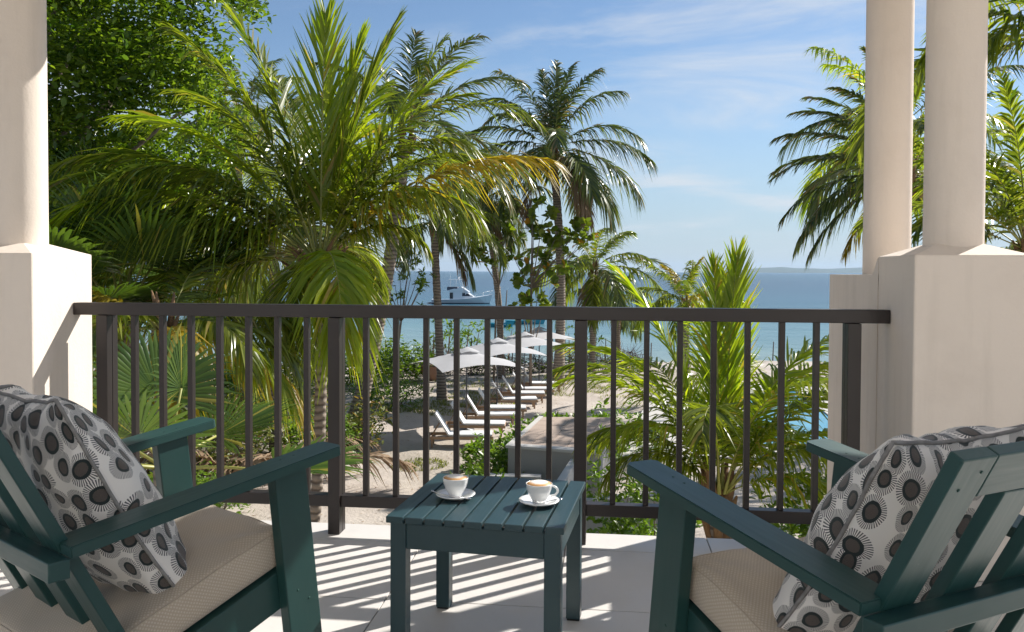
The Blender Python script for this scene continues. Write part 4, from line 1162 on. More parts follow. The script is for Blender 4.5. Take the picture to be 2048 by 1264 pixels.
# ---- leafy plants
def leaves(centres, spread, count, size, seed, aspect=0.45, flat=0.35, updir=0.0, rosette=False, axis=None, round_=False):
    """leaf blades: each a folded four point blade of two quads"""
    r = np.random.default_rng(seed)
    C = np.repeat(np.asarray(centres, float), count, 0); n = len(C)
    ax = r.normal(0, 1, (n, 3)); ax[:, 2] = ax[:, 2] * flat + updir; ax = unit(ax)
    if rosette: pos = C + ax * 0.02
    else:
        off = r.normal(0, 1, (n, 3)) * spread; pos = C + off
    up = unit(r.normal(0, .45, (n, 3)) + [0, 0, 1.0]); sd = unit(np.cross(ax, up)); nn = np.cross(sd, ax)
    L = size * r.uniform(.5, 1.35, n)[:, None]; W = L * aspect * r.uniform(.85, 1.15, n)[:, None]
    b = pos; m1 = pos + ax * L * .5 - nn * L * .04; tip = pos + ax * L - nn * L * r.uniform(.02, .28, n)[:, None]
    wf = .62 if round_ else .5
    l1 = pos + ax * L * .30 + sd * W * .42 + nn * L * .05; l2 = pos + ax * L * .72 + sd * W * (.46 if round_ else .36) + nn * L * .03
    r1 = pos + ax * L * .30 - sd * W * .42 + nn * L * .05; r2 = pos + ax * L * .72 - sd * W * (.46 if round_ else .36) + nn * L * .03
    V = np.stack([b, l1, l2, tip, r2, r1, m1], 1).reshape(-1, 3)
    i = (np.arange(n) * 7)[:, None]
    F = np.concatenate([i + np.array([[0, 1, 2, 6]]), i + np.array([[6, 2, 3, 3]])[:, :4], i + np.array([[0, 6, 4, 5]])], 0)
    Fq = np.concatenate([i + np.array([[0, 1, 2, 6]]), i + np.array([[0, 6, 4, 5]]), i + np.array([[6, 2, 3, 4]])], 0)
    return V, Fq
def bush(label, base, W, D, H, nc, per, size, mat, seed, stems=7, group=None, cat='shrub', name='shrub', updir=.5, aspect=.4, rosette=False, spread=.12, dome=.6, round_=False, hmin=.1, parts=('foliage', 'stem')):
    r = np.random.default_rng(seed); rr = random.Random(seed)
    t = empty(name, base, 0, label, cat, group)
    cs = []
    while len(cs) < nc:
        a = r.uniform(-1, 1, 3); rad_ = math.hypot(a[0], a[1])
        if rad_ > 1: continue
        h = hmin + (1 - hmin) * abs(a[2]) ** .6; lim = 1 - dome * rad_ ** 2
        k = .75 + .5 * mnoise.noise(Vector((a[0] * 2.2 + seed, a[1] * 2.2, seed * .7)))
        cs.append((a[0] * W / 2, a[1] * D / 2, H * h * lim * k))
    V, F = leaves(cs, spread, per, size, seed, aspect=aspect, updir=updir, rosette=rosette, round_=round_)
    from_arrays(parts[0], V, F, M[mat], t)
    b = MB()
    for k in range(stems):
        c = Vector(cs[rr.randrange(nc)]); f = Vector((c.x * .25, c.y * .25, -.05))
        b.tube([f, f.lerp(c, .5) + Vector((rr.uniform(-.08, .08), rr.uniform(-.08, .08), .06)), c], [.018, .012, .005], n=5)
    b.build(parts[1], M['bark'], t)
    return t
HED = 'bright green shrubs round the stone terrace'
n = 0
hedge_words = ['at the front left corner of the stone terrace', 'along the left edge of the stone terrace', 'at the back left corner of the stone terrace', 'behind the stone terrace, left part', 'behind the stone terrace, right part',
 'in front of the loungers beside the terrace', 'in front of the grey wall, right of its corner', 'in front of the grey wall beneath the wide middle post', 'left of the short palm trunk', 'at the foot of the short palm', 'right of the short palm trunk', 'next to the right end post']
HS = [(960, 960, 17.0, 1.5, 1.45), (1010, 905, 19.2, 1.6, 1.6), (1045, 868, 21.5, 1.5, 1.4), (1120, 850, 23.4, 2.8, 1.35), (1240, 850, 23.8, 2.8, 1.35), (975, 890, 21.2, 1.4, 1.3),
      (1185, 1060, 9.4, 1.2, 2.7), (1225, 1000, 13.2, 1.3, 3.3), (1310, 1000, 12.6, 1.5, 3.2), (1390, 1020, 9.6, 1.6, 2.5), (1600, 1000, 10.6, 1.5, 3.9), (1680, 960, 10.6, 1.3, 4.1)]
for (px, py, z, w, h), wd in zip(HS, hedge_words):
    bush('bright green leafy shrub ' + wd, under(px, z), w, w * .9, h, int(90 * w * (1 if z > 16 else 1.7)), 7, .15 if z > 16 else .13, 'leaf_bright', 200 + n, group=HED, updir=.7, aspect=.42, rosette=True, dome=.45, hmin=.02); n += 1
# red flowers low at the foot of the short palm
t = empty('flowering_plant', under(1405, 8.6), 0, 'low plant with red flowers under the bottom rail beside the right chair arm', 'flowering plant')
cs = RNG.uniform(-1, 1, (60, 3)) * [.35, .3, .3] + [0, 0, .72]
V, F = leaves(cs, .05, 6, .09, 5, updir=.4); from_arrays('foliage', V, F, M['leaf_bright'], t)
fl = RNG.uniform(-1, 1, (9, 3)) * [.3, .25, .1] + [0, 0, 1.0]
for c in fl:
    V, F = leaves([(0, 0, 0)], .01, 9, .075, int(c[0] * 1000) % 97, aspect=.8, updir=.3, rosette=True)
    o = from_arrays('flower', V, F, M['red'], t); o.location = tuple(c)
MB().tube([(0, 0, 0), (.02, 0, .8)], [.012, .008], n=5).build('stem', M['bark'], t)

UND = 'undergrowth plants below the left half of the railing'
uw = ['at the foot of the low fan palm', 'beside the pile of dried fronds', 'in front of the thin ringed trunk', 'right of the thin ringed trunk', 'behind the second railing post', 'between the dried fronds and the railing post',
      'farther back on the sand by the brushwood', 'in the shade at far left', 'below the drooping fronds near the sand', 'nearest the left chair arm', 'tall and thin near the left pillar', 'sprawling at the back of the bed']
US = [(330, 17, 2.4, 1.3), (400, 20, 2.6, 1.5), (500, 22.5, 2.4, 1.6), (640, 23, 2.2, 1.5), (715, 24, 1.9, 1.5), (455, 24, 2.8, 1.8), (780, 31, 3.0, 1.4), (250, 15, 3.0, 1.8), (590, 25, 2.8, 2.0), (420, 17, 1.6, 1.0), (240, 12, 1.5, 2.0), (560, 28, 4.0, 1.9)]
for i, ((px, z, w, h), wd) in enumerate(zip(US, uw)):
    bush('loose weedy green plant ' + wd, under(px, z), w, w, h, int(75 * w), 7, .12 if z < 20 else .17, 'leaf_dull' if i % 3 else 'leaf_bright', 300 + i, group=UND, updir=.5, aspect=.38, stems=10, dome=.35, hmin=.03, spread=.10, cat='plant', name='weedy_plant')
# far bushes behind the sand at the left
fw = ['farthest left behind the fan palm', 'left of the slender palm trunk', 'under the big young palm', 'below the leaning palm', 'left of the dark slim trunk']
for i, (px, z, w, h) in enumerate([(180, 26, 6, 3.6), (400, 31, 6, 2.5), (560, 34, 5, 2.2), (690, 37, 5, 1.9), (800, 39, 3.2, 2.2)]):
    bush('dark green background bush ' + fw[i], under(px, z), w, w * .7, h, int(70 * w), 8, .22, 'leaf', 330 + i, group='background bushes at the edge of the beach', updir=.2, aspect=.5, stems=9, spread=.22, dome=.3, cat='bush', name='bush')

# ---- broadleaf tree, top left
def broadleaf(label, base, trunk_h, crown_c, R, ntw, per, size, mat, seed, thr=-.1, group=None, limbs=9):
    r = np.random.default_rng(seed); t = empty('broadleaf_tree', base, 0, label, 'tree', group)
    cs = []
    while len(cs) < ntw:
        a = r.uniform(-1, 1, 3)
        q = np.linalg.norm(a)
        if q > 1 or q < .35: continue
        k = mnoise.noise(Vector(tuple(a * 2.7 + seed)))
        if k < thr * (1 - .2 * q) + .25 * (q - .7): continue
        cs.append(np.array(crown_c) + a * np.array(R))
    cs = np.array(cs)
    V, F = leaves(cs, .17, per, size, seed, aspect=.5, flat=.5)
    from_arrays('crown', V, F, M[mat], t)
    MB().tube([(0, 0, -.1), (.1, 0, trunk_h * .5), (0, 0, trunk_h)], [.30, .24, .2], n=10).build('trunk', M['bark'], t)
    rr = random.Random(seed)
    for k in range(limbs):
        e = Vector(tuple(cs[rr.randrange(len(cs))])); s = Vector((0, 0, trunk_h * rr.uniform(.75, 1)))
        m = s.lerp(e, .5) + Vector((rr.uniform(-.4, .4), rr.uniform(-.4, .4), .3))
        MB().tube([s, m, e], [.12, .07, .02], n=6).build('limb', M['bark'], t)
    return t
bt = under(-60, 17)
cc = at(40, 120, 17) - bt
broadleaf('big dense broadleaf tree filling the upper left corner', bt, 5.0, tuple(cc), (5.2, 3.4, 4.4), 4300, 22, .155, 'leaf', 71, thr=.02, limbs=22)
bt = under(120, 25); cc = at(130, 400, 25) - bt
broadleaf('farther olive green broadleaf tree below the big crown at left', bt, 3.4, tuple(cc), (3.4, 2.4, 3.0), 900, 14, .2, 'leaf_dull', 72)

# ---- sea grape and thin saplings in the middle distance
def sapling(label, px, z, clusters, per, size, mat, seed, r0=.05, cat='sapling', name='sapling', group=None, round_=True, trunkpx=None):
    base = under(px, z); t = empty(name, base, 0, label, cat, group); rr = random.Random(seed)
    pts = [at(a, b, z + rr.uniform(-.6, .6)) - base for a, b in clusters]
    cs = []
    for p in pts:
        for k in range(rr.randint(2, 4)): cs.append(tuple(p + Vector((rr.uniform(-.28, .28), rr.uniform(-.28, .28), rr.uniform(-.28, .28))) * (z / 26)))
    V, F = leaves(cs, .1, per, size, seed, aspect=.85 if round_ else .4, rosette=True, updir=.5, round_=round_, flat=.9)
    from_arrays('foliage', V, F, M[mat], t)
    top = max(pts, key=lambda q: q.z); sp = [Vector((0, 0, -.1)), Vector((top.x * .15, top.y * .15, top.z * .4)), Vector((top.x * .6, top.y * .6, top.z * .75)), top]
    MB().tube(sp, [r0, r0 * .8, r0 * .5, r0 * .25], n=7).build('trunk', M['bark'], t)
    b = MB()
    for p in pts:
        if p is top: continue
        u = max(.2, min(.9, (p.z - .5) / top.z - .15)); i = 0 if u < .4 else (1 if u < .75 else 2)
        q = sp[i].lerp(sp[i + 1], .5); b.tube([q, q.lerp(p, .55) + Vector((0, 0, -.1)), p], [r0 * .45, r0 * .3, r0 * .15], n=5)
    b.build('branch', M['bark'], t)
    return t
r = random.Random(5)
cl = [(1085, 440), (1100, 470), (1065, 420), (1120, 455), (1160, 450), (1175, 480), (1150, 500), (1090, 505), (1060, 540), (1045, 560), (1075, 590), (1110, 560), (1100, 530), (1040, 590), (1130, 540), (1050, 600), (1090, 600), (1030, 520), (1140, 480), (1068, 455), (1125, 500), (1045, 625)]
sapling('sea grape bush with round yellow green leaves below the tall lone palm', 1062, 35, cl, 10, .33, 'leaf_grape', 81, r0=.07, cat='sea grape', name='sea_grape')
sapling('thin trunked young sea grape in front of the white boat\'s bow', 988, 38, [(985, 490), (965, 470), (975, 455), (1010, 440), (1005, 480), (1030, 470), (955, 500), (968, 520), (1015, 430), (998, 455)], 9, .34, 'leaf_grape', 82, r0=.055, cat='sea grape', name='sea_grape')
sapling('dark leafed shrub tree left of the white boat', 792, 32, [(780, 520), (800, 545), (760, 560), (820, 560), (840, 575), (775, 590), (810, 600), (745, 590), (840, 540), (830, 600), (790, 570), (735, 560), (850, 560), (765, 535), (820, 520)], 14, .2, 'leaf', 83, r0=.06, cat='shrub', round_=False)
bare = [(1003, 545, 690), (1012, 575, 690)]
t = empty('bare_sapling', under(1008, 39), 0, 'leafless forked grey sapling beside the sea grape', 'sapling')
b0 = under(1008, 39)
MB().tube([(0, 0, 0), at(1004, 640, 39) - b0, at(1000, 585, 39) - b0], [.05, .045, .03], n=6).build('trunk', M['bark'], t)
MB().tube([at(1005, 650, 39) - b0, at(1012, 610, 39) - b0, at(1014, 580, 39) - b0], [.035, .03, .02], n=6).build('branch', M['bark'], t)
mg = ['left of the dark slim palm trunk', 'right of the dark slim palm trunk', 'second right of the slim palm trunk', 'near the back parasols', 'behind the farthest parasol', 'right of the tall palm trunk', 'right of the wide middle post', 'beside the turquoise boat']
for i, (px, y0) in enumerate([(866, 660), (897, 650), (934, 652), (952, 655), (1018, 660), (1140, 668), (1190, 672), (922, 668)]):
    sapling('small mangrove sapling in the shallows ' + mg[i], px, 46 + i * .7, [(px + r.uniform(-8, 8), y0 + k * 12 + r.uniform(-4, 4)) for k in range(5)], 9, .26, 'leaf', 90 + i, r0=.05, group='mangrove saplings in the shallows', round_=False)

# ---- dried fronds on the ground
dw = ['nearest the left armrest, tips up', 'on top of the brown pile', 'lying flat at the back of the pile', 'leaning against the weeds', 'curled at the right of the pile', 'flat on the sand behind the second post', 'lowest of the pile at left', 'draped over the pile from the right', 'half buried at the left of the pile', 'under the low fan palm']
for i, (px, z, az, el) in enumerate([(400, 18.6, 20, 34), (440, 19.5, 160, 38), (480, 20.5, 5, 26), (520, 20, 190, 30), (540, 21.5, 40, 22), (690, 22.5, 175, 6), (370, 18, 60, 20), (500, 19.2, 200, 42), (350, 20, 345, 24), (560, 19, 10, 30)]):
    b = under(px, z); b.z += .1
    o = frond('dried_frond', None, M['frond_dead'], M['frond_dead'], loc=b, L=3.2, el0=rad(el), droop=rad(el + 28), az=imgaz(az), nleaf=50, ll=.9, lw=.06, seed=400 + i, g=.55, bare=.1)
    tag(o, 'dried brown palm frond ' + dw[i], 'dried frond', 'dried palm fronds in the undergrowth')

# ================================================================== BEACH AND TERRACE
# grass tufts and litter on the sand
def scatter_blades(name, polys, n, h, mat, seed, w=.012, label=None):
    r = np.random.default_rng(seed); P = []
    for (cx, cy, rx, ry, k) in polys:
        m = int(n * k); a = r.uniform(0, 2 * math.pi, m); q = np.sqrt(r.random(m)); P.append(np.stack([cx + rx * q * np.cos(a), cy + ry * q * np.sin(a)], -1))
    P = np.concatenate(P); keep = np.array([mnoise.noise(Vector((x * 1.1, y * 1.1, seed))) > -.12 for x, y in P]); P = P[keep]
    m = len(P); z = beach_z(P[:, 0], P[:, 1]); B = np.concatenate([P, z[:, None]], 1)
    a = r.uniform(0, 2 * math.pi, m); d = np.stack([np.cos(a), np.sin(a), np.zeros(m)], -1); hh = (h * r.uniform(.4, 1.2, m))[:, None]
    s = np.stack([-np.sin(a), np.cos(a), np.zeros(m)], -1) * w
    up = np.array([0, 0, 1.0])
    V = np.stack([B - s, B + s, B + s * .6 + up * hh * .6 + d * hh * .25, B - s * .6 + up * hh * .6 + d * hh * .25, B + up * hh * .9 + d * hh * .8 + s * .1, B + up * hh * .9 + d * hh * .8 - s * .1], 1).reshape(-1, 3)
    i = (np.arange(m) * 6)[:, None]
    F = np.concatenate([i + [[0, 1, 2, 3]], i + [[3, 2, 4, 5]]], 0)
    o = from_arrays(name, V, F, M[mat]); return tag(o, kind='stuff')
def ell(px, z, rx, ry, k=1.0): p = under(px, z); return (p.x, p.y, rx, ry, k)
scatter_blades('grass', [ell(1120, 36, 2.2, 1.6), ell(1270, 37.5, 3.2, 1.6, 1.3), ell(860, 31, 2.0, 1.6), ell(960, 33, 1.8, 2.2), ell(1180, 40, 5, 1.2), ell(840, 22, .8, .6, .3), ell(960, 20.5, .7, 1.2, .3), ell(1330, 33, 2.6, 2.0, .6), ell(930, 38, 4, 1.6)], 1700, .10, 'grass', 3, w=.016)
def litter():
    r = np.random.default_rng(9); m = 2600
    c = np.stack([r.uniform(-9, 2.5, m), r.uniform(10, 38, m)], -1)
    z = beach_z(c[:, 0], c[:, 1]) + .012
    a = r.uniform(0, 6.28, m); L = r.uniform(.03, .10, m)[:, None]; d = np.stack([np.cos(a), np.sin(a), r.uniform(-.1, .35, m)], -1); s = np.stack([-np.sin(a), np.cos(a), np.zeros(m)], -1)
    B = np.concatenate([c, z[:, None]], 1)
    V = np.stack([B, B + d * L * .5 + s * L * .25, B + d * L, B + d * L * .5 - s * L * .25], 1).reshape(-1, 3)
    F = np.arange(m * 4).reshape(-1, 4)
    tag(from_arrays('leaf_litter', V, F, M['frond_dead']), kind='stuff')
litter()

# brushwood fence along the top of the beach
def brush_fence(label, px0, px1, z0, z1, seed, h=1.45):
    a = under(px0, z0); b = under(px1, z1); t = empty('brushwood_fence', (a + b) / 2, 0, label, 'fence', 'brushwood fences at the top of the beach')
    r = np.random.default_rng(seed); m = int((b - a).length * 110); o = (a + b) / 2
    u = r.random(m); base = np.array(a)[None] * (1 - u)[:, None] + np.array(b)[None] * u[:, None] - np.array(o)
    base[:, 1] += r.normal(0, .22, m); top = h * (0.75 + .25 * np.sin(u * 23 + 2 * np.sin(u * 9)))
    base[:, 2] += r.uniform(-.15, 1, m) * top * .8 - .1
    an = np.where(r.random(m) < .4, r.normal(0, .35, m), r.normal(1.45, .35, m) * np.where(r.random(m) < .5, 1, -1))
    L = r.uniform(.35, 1.0, m); d = np.stack([np.sin(an), r.normal(0, .25, m), np.cos(an)], -1); d = unit(d)
    w = .012 * r.uniform(.6, 1.8, m)[:, None]; s1 = unit(np.cross(d, [0.3, 1, 0.1])) * w; s2 = np.cross(d, s1)
    e = base + d * L[:, None]
    e[:, 2] = np.minimum(e[:, 2], top + .25)
    V = np.stack([base + s1, base - s1 * .5 + s2, base - s1 * .5 - s2, e + s1 * .5, e - s1 * .25 + s2 * .5, e - s1 * .25 - s2 * .5], 1).reshape(-1, 3)
    i = (np.arange(m) * 6)[:, None]
    F = np.concatenate([i + [[0, 1, 4, 3]], i + [[1, 2, 5, 4]], i + [[2, 0, 3, 5]]], 0)
    ob = from_arrays('brushwood', V, F, M['twig'], t); tag(ob, kind='stuff')
    cs = np.stack([base[::14, 0], base[::14, 1] - .25, base[::14, 2] * .62 + .0], -1)
    V, F = leaves(cs, .16, 9, .16, seed, aspect=.55, updir=.3); ob = from_arrays('creeper', V, F, M['leaf'], t); tag(ob, kind='stuff')
    n = int((b - a).length / 1.9)
    for k in range(n + 1):
        q = a.lerp(b, k / n) - o
        MB().tube([q + Vector((0, 0, -.2)), q + Vector((.03, 0, h + .35))], [.035, .025], n=6).build('stake', M['twig'], t)
brush_fence('low brushwood fence left of the tall palm trunk behind the parasols', 770, 1105, 40.5, 43, 21)
brush_fence('low brushwood fence right of the tall palm trunk', 1130, 1290, 43.5, 45, 22, h=1.25)
r = random.Random(3)
sw = ['in the shallows right of the lime palm', 'at the right end of the brushwood fence', 'by the water left of the lime palm']
for i, (px, z, h) in enumerate([(1547, 52, 1.5), (1302, 45, 2.0), (1230, 47, 1.6)]):
    b = under(px, z, SEA - .2); o = MB().tube([(0, 0, 0), (.05, 0, h)], [.04, .03], n=6).build('mooring_stake', M['twig']); o.location = b; tag(o, 'thin dark wooden stake standing ' + sw[i], 'stake', 'wooden stakes by the water')

# terracotta pot
p = on(862, 762); b = MB(); b.lathe([(0, 0), (.22, 0), (.40, .25), (.52, .55), (.50, .68), (.55, .72), (.50, .72), (.45, .6), (0, .55)], n=24); o = b.build('clay_pot', M['clay']); o.location = p; tag(o, 'big round terracotta pot on the sand left of the parasols', 'pot')

# parasols
def parasol(label, px, py, rz, S=2.8, H=2.62):
    p = on(px, py); t = empty('parasol', p, rz, label, 'parasol', 'square pale grey parasols over the loungers')
    n = 12; V = []; F = []
    for i in range(n + 1):
        for j in range(n + 1):
            a, b = -1 + 2 * i / n, -1 + 2 * j / n; q = max(abs(a), abs(b)); dg = math.sqrt(a * a + b * b) / math.sqrt(2)
            z = H - .50 * dg ** 1.15 - .055 * math.sin(math.pi * q) * (1 - (min(abs(a), abs(b)) / max(q, 1e-6))) + .06 * (1 - (min(abs(a), abs(b)) / max(q, 1e-6))) * q * 0
            sag = 1 - .05 * (1 - (min(abs(a), abs(b)) / max(q, 1e-6)) ** 2) * q
            V.append((a * S / 2 * sag, b * S / 2 * sag, z))
    for i in range(n):
        for j in range(n):
            k = i * (n + 1) + j; F.append((k, k + n + 1, k + n + 2, k + 1))
    from_arrays('canopy', V, F, M['canopy'], t)
    V = []; F = []; n = 4
    for i in range(n + 1):
        for j in range(n + 1):
            a, b = -1 + 2 * i / n, -1 + 2 * j / n; V.append((a * .33, b * .33, H + .13 - .13 * math.sqrt(a * a + b * b)))
    for i in range(n):
        for j in range(n):
            k = i * (n + 1) + j; F.append((k, k + n + 1, k + n + 2, k + 1))
    from_arrays('vent', V, F, M['canopy'], t)
    MB().tube([(0, 0, -.1), (0, 0, H + .13)], [.026, .024], n=12).build('pole', M['pole'], t)
    MB().lathe([(0, 0), (.26, 0), (.26, .05), (.05, .07), (.045, .3), (0, .3)], n=20).build('base', M['pole'], t)
    for sx, sy in ((1, 1), (1, -1), (-1, 1), (-1, -1), (1, 0), (-1, 0), (0, 1), (0, -1)):
        q = math.hypot(sx, sy) / math.sqrt(2); e = (sx * S / 2 * (.97 if q > .9 else .94), sy * S / 2 * (.97 if q > .9 else .94), H - .50 * q ** 1.15 - .03)
        MB().tube([(0, 0, H - .06), e], [.012, .009], n=5).build('rib', M['pole'], t)
    MB().tube([(0, 0, H + .13), (0, 0, H + .2)], [.03, .012], n=8).build('finial', M['pole'], t)
rzp = rad(33)
parasol('nearest pale grey parasol, over the first loungers', 933, 861, rzp)
parasol('second pale grey parasol from the balcony', 994, 822, rzp)
parasol('third pale grey parasol, just left of the tall palm trunk', 1048, 797, rzp + .03)
parasol('farthest pale grey parasol, next to the tall palm trunk', 1078, 775, rzp - .05)

# sun loungers
def lounger():
    t = empty('sun_lounger', (0, 0, 0)); W, L, H = .66, 1.95, .30
    def bx(name, c, s, m): b = MB(); b.box(c, s, bevel=.006); return b.build(name, m, t)
    for sy in (-1, 1): bx('side_rail', (0.32, sy * W / 2, H), (L, .04, .09), M['lounger_wood'])
    for x in (-.62, 1.26): bx('cross_rail', (x, 0, H), (.045, W - .045, .08), M['lounger_wood'])
    for x in (-.52, 1.16):
        for sy in (-1, 1): bx('leg', (x, sy * (W / 2 - .035), H / 2 - .03), (.06, .045, H - .03), M['lounger_wood'])
    bx('seat_pad', (.63, 0, H + .075), (1.28, W - .02, .055), M['sling'])
    a = rad(58); b = MB(); b.box((0, 0, 0), (.76, W - .02, .05), bevel=.006); o = b.build('backrest', M['sling'], t)
    o.matrix_local = Matrix.Translation((-.02 - math.cos(a) * .38, 0, H + .07 + math.sin(a) * .38)) @ Matrix.Rotation(a, 4, 'Y')
    for sy in (-1, 1):
        b = MB(); b.tube([(-.28, sy * .3, H + .45), (-.55, sy * .3, H)], [.014, .014], n=6); b.build('strut', M['lounger_wood'], t)
    return t
def copy_tree(o, parent=None):
    c = o.copy(); COL.objects.link(c); c.parent = parent
    for ch in list(o.children): copy_tree(ch, c)
    return c
LG = [(900, 866, 'nearest the balcony, beside the shrubs'), (930, 849, 'second in the row, at the first parasol pole'), (957, 827, 'third from the balcony'),
      (981, 814, 'fourth in the row, before the second pole'), (1007, 797, 'fifth in the row, behind the second pole'), (1026, 784, 'sixth from the balcony'),
      (1046, 775, 'seventh from the balcony, next to last'), (1064, 767, 'farthest from the balcony, near the tall palm trunk')]
lo = lounger(); proto = lo
for i, (px, py, wd) in enumerate(LG):
    p = on(px, py, GROUND + .34)
    o = proto if i == 0 else copy_tree(proto)
    o.location = (p.x, p.y, beach_z(np.array(p.x), np.array(p.y)) + .02); o.rotation_euler = (0, 0, YAW + rad([1, -2, 3, 0, 4, 1, -1, 2][i]))
    tag(o, 'white and teak sun lounger ' + wd, 'sun lounger', 'sun loungers in a row on the sand')

# stone terrace on its grey wall
TZ = -2.85
q = [on(1016, 892, TZ), on(1200, 906, TZ), on(1228, 837, TZ), on(1080, 835, TZ)]
cen = sum(q, Vector()) / 4
t = empty('terrace_block', (cen.x, cen.y, GROUND), 0, 'raised stone terrace on a grey wall behind the side table', 'terrace')
lq = [(v.x - cen.x, v.y - cen.y) for v in q]
MB().prism(lq, -.2, TZ - GROUND - .03).build('grey_wall', M['grey_render'], t)
def bil(u, v):
    a = Vector(lq[0]).lerp(Vector(lq[1]), u); b = Vector(lq[3]).lerp(Vector(lq[2]), u); return a.lerp(b, v)
cop = MB(); cop.prism([tuple(bil(-.02, -.02)), tuple(bil(1.02, -.02)), tuple(bil(1.02, .055)), tuple(bil(-.02, .055))], TZ - GROUND - .03, TZ - GROUND + .03); cop.build('coping', M['concrete'], t)
cop = MB(); cop.prism([tuple(bil(-.02, .058)), tuple(bil(.035, .058)), tuple(bil(.035, 1.02)), tuple(bil(-.02, 1.02))], TZ - GROUND - .03, TZ - GROUND + .03); cop.build('coping', M['concrete'], t)
nu, nv = 5, 6
for i in range(nu):
    for j in range(nv):
        u0, u1 = .042 + .978 * i / nu, .042 + .978 * (i + 1) / nu - .006; v0, v1 = .062 + .958 * j / nv, .062 + .958 * (j + 1) / nv - .005
        MB().prism([tuple(bil(u0, v0)), tuple(bil(u1, v0)), tuple(bil(u1, v1)), tuple(bil(u0, v1))], TZ - GROUND - .03, TZ - GROUND + .012 + random.uniform(-.003, .003)).build('slab', M['stone'], t)
# low white wall in front of it and the stair cheek
def wall_between(name, label, cat, A, B, z1, th, mat):
    a, b = Vector(A), Vector(B); d = (b - a); L = math.hypot(d.x, d.y); m = (a + b) / 2
    o = MB(); o.box((0, 0, (z1 - GROUND) / 2 - .1), (L, th, z1 - GROUND + .2), bevel=.01); ob = o.build(name, mat); ob.location = (m.x, m.y, GROUND); ob.rotation_euler = (0, 0, math.atan2(d.y, d.x)); return tag(ob, label, cat)
wall_between('garden_wall', 'low pale wall just behind the far edge of the side table', 'wall', on(962, 948, -3.3), on(1082, 951, -3.3), -3.3, .28, M['concrete'])
wall_between('stair_wall', 'slanting pale stair wall among the shrubs right of the table', 'wall', on(1112, 975, -3.0), on(1150, 915, -3.0), -3.0, .16, M['concrete'])
wall_between('planter_wall', 'low grey planter wall behind the shrubs at the railing post', 'wall', on(1120, 1000, -3.1), on(1330, 985, -3.1), -3.1, .3, M['grey_render'])
# timber bench
p = under(927, 18.6); t = empty('timber_bench', p, YAW + rad(-4), 'orange brown timber bench on the sand beyond the side table', 'bench')
for k in range(3): board('seat_board', (-.46, -.13 + k * .13, .42), (.46, -.13 + k * .13, .42), .12, .04, M['timber'], t, side=(0, 1, 0))
for sx in (-.38, .38):
    for sy in (-.13, .13): board('leg', (sx, sy, .4), (sx, sy, -.03), .06, .06, M['timber'], t, side=(1, 0, 0))
board('stretcher', (-.35, 0, .30), (.35, 0, .30), .07, .03, M['timber'], t)

# pool and deck
def flat(name, pts, z0, z1, mat, kind='structure'):
    o = MB().prism([(p.x, p.y) for p in pts], z0, z1).build(name, mat); return tag(o, kind=kind)
dz = GROUND + .05
flat('pool_deck', [on(1232, 912, dz), on(1290, 812, dz), on(1318, 772, dz), on(1900, 762, dz), on(2000, 905, dz), on(1600, 915, dz)], GROUND - .4, dz, M['concrete'])
flat('pool', [on(1500, 893, dz), on(1478, 790, dz), on(1596, 781, dz), on(1720, 872, dz), on(1722, 893, dz)], dz - .02, dz + .008, M['pool'])
t = empty('pool_edge', (0, 0, 0), 0, 'pale stone rim around the blue pool', 'pool rim')
pp = [on(1500, 893, dz), on(1478, 790, dz), on(1596, 781, dz), on(1720, 872, dz), on(1722, 893, dz)]
for a, b in zip(pp, pp[1:] + pp[:1]):
    d = (b - a).normalized(); nrm = Vector((-d.y, d.x, 0)) * .16
    MB().prism([(v.x, v.y) for v in (a + nrm * .6, b + nrm * .6, b - nrm, a - nrm)], dz - .05, dz + .05 + random.uniform(0, .006)).build('coping', M['stone'] if b is pp[0] else M['concrete'], t)

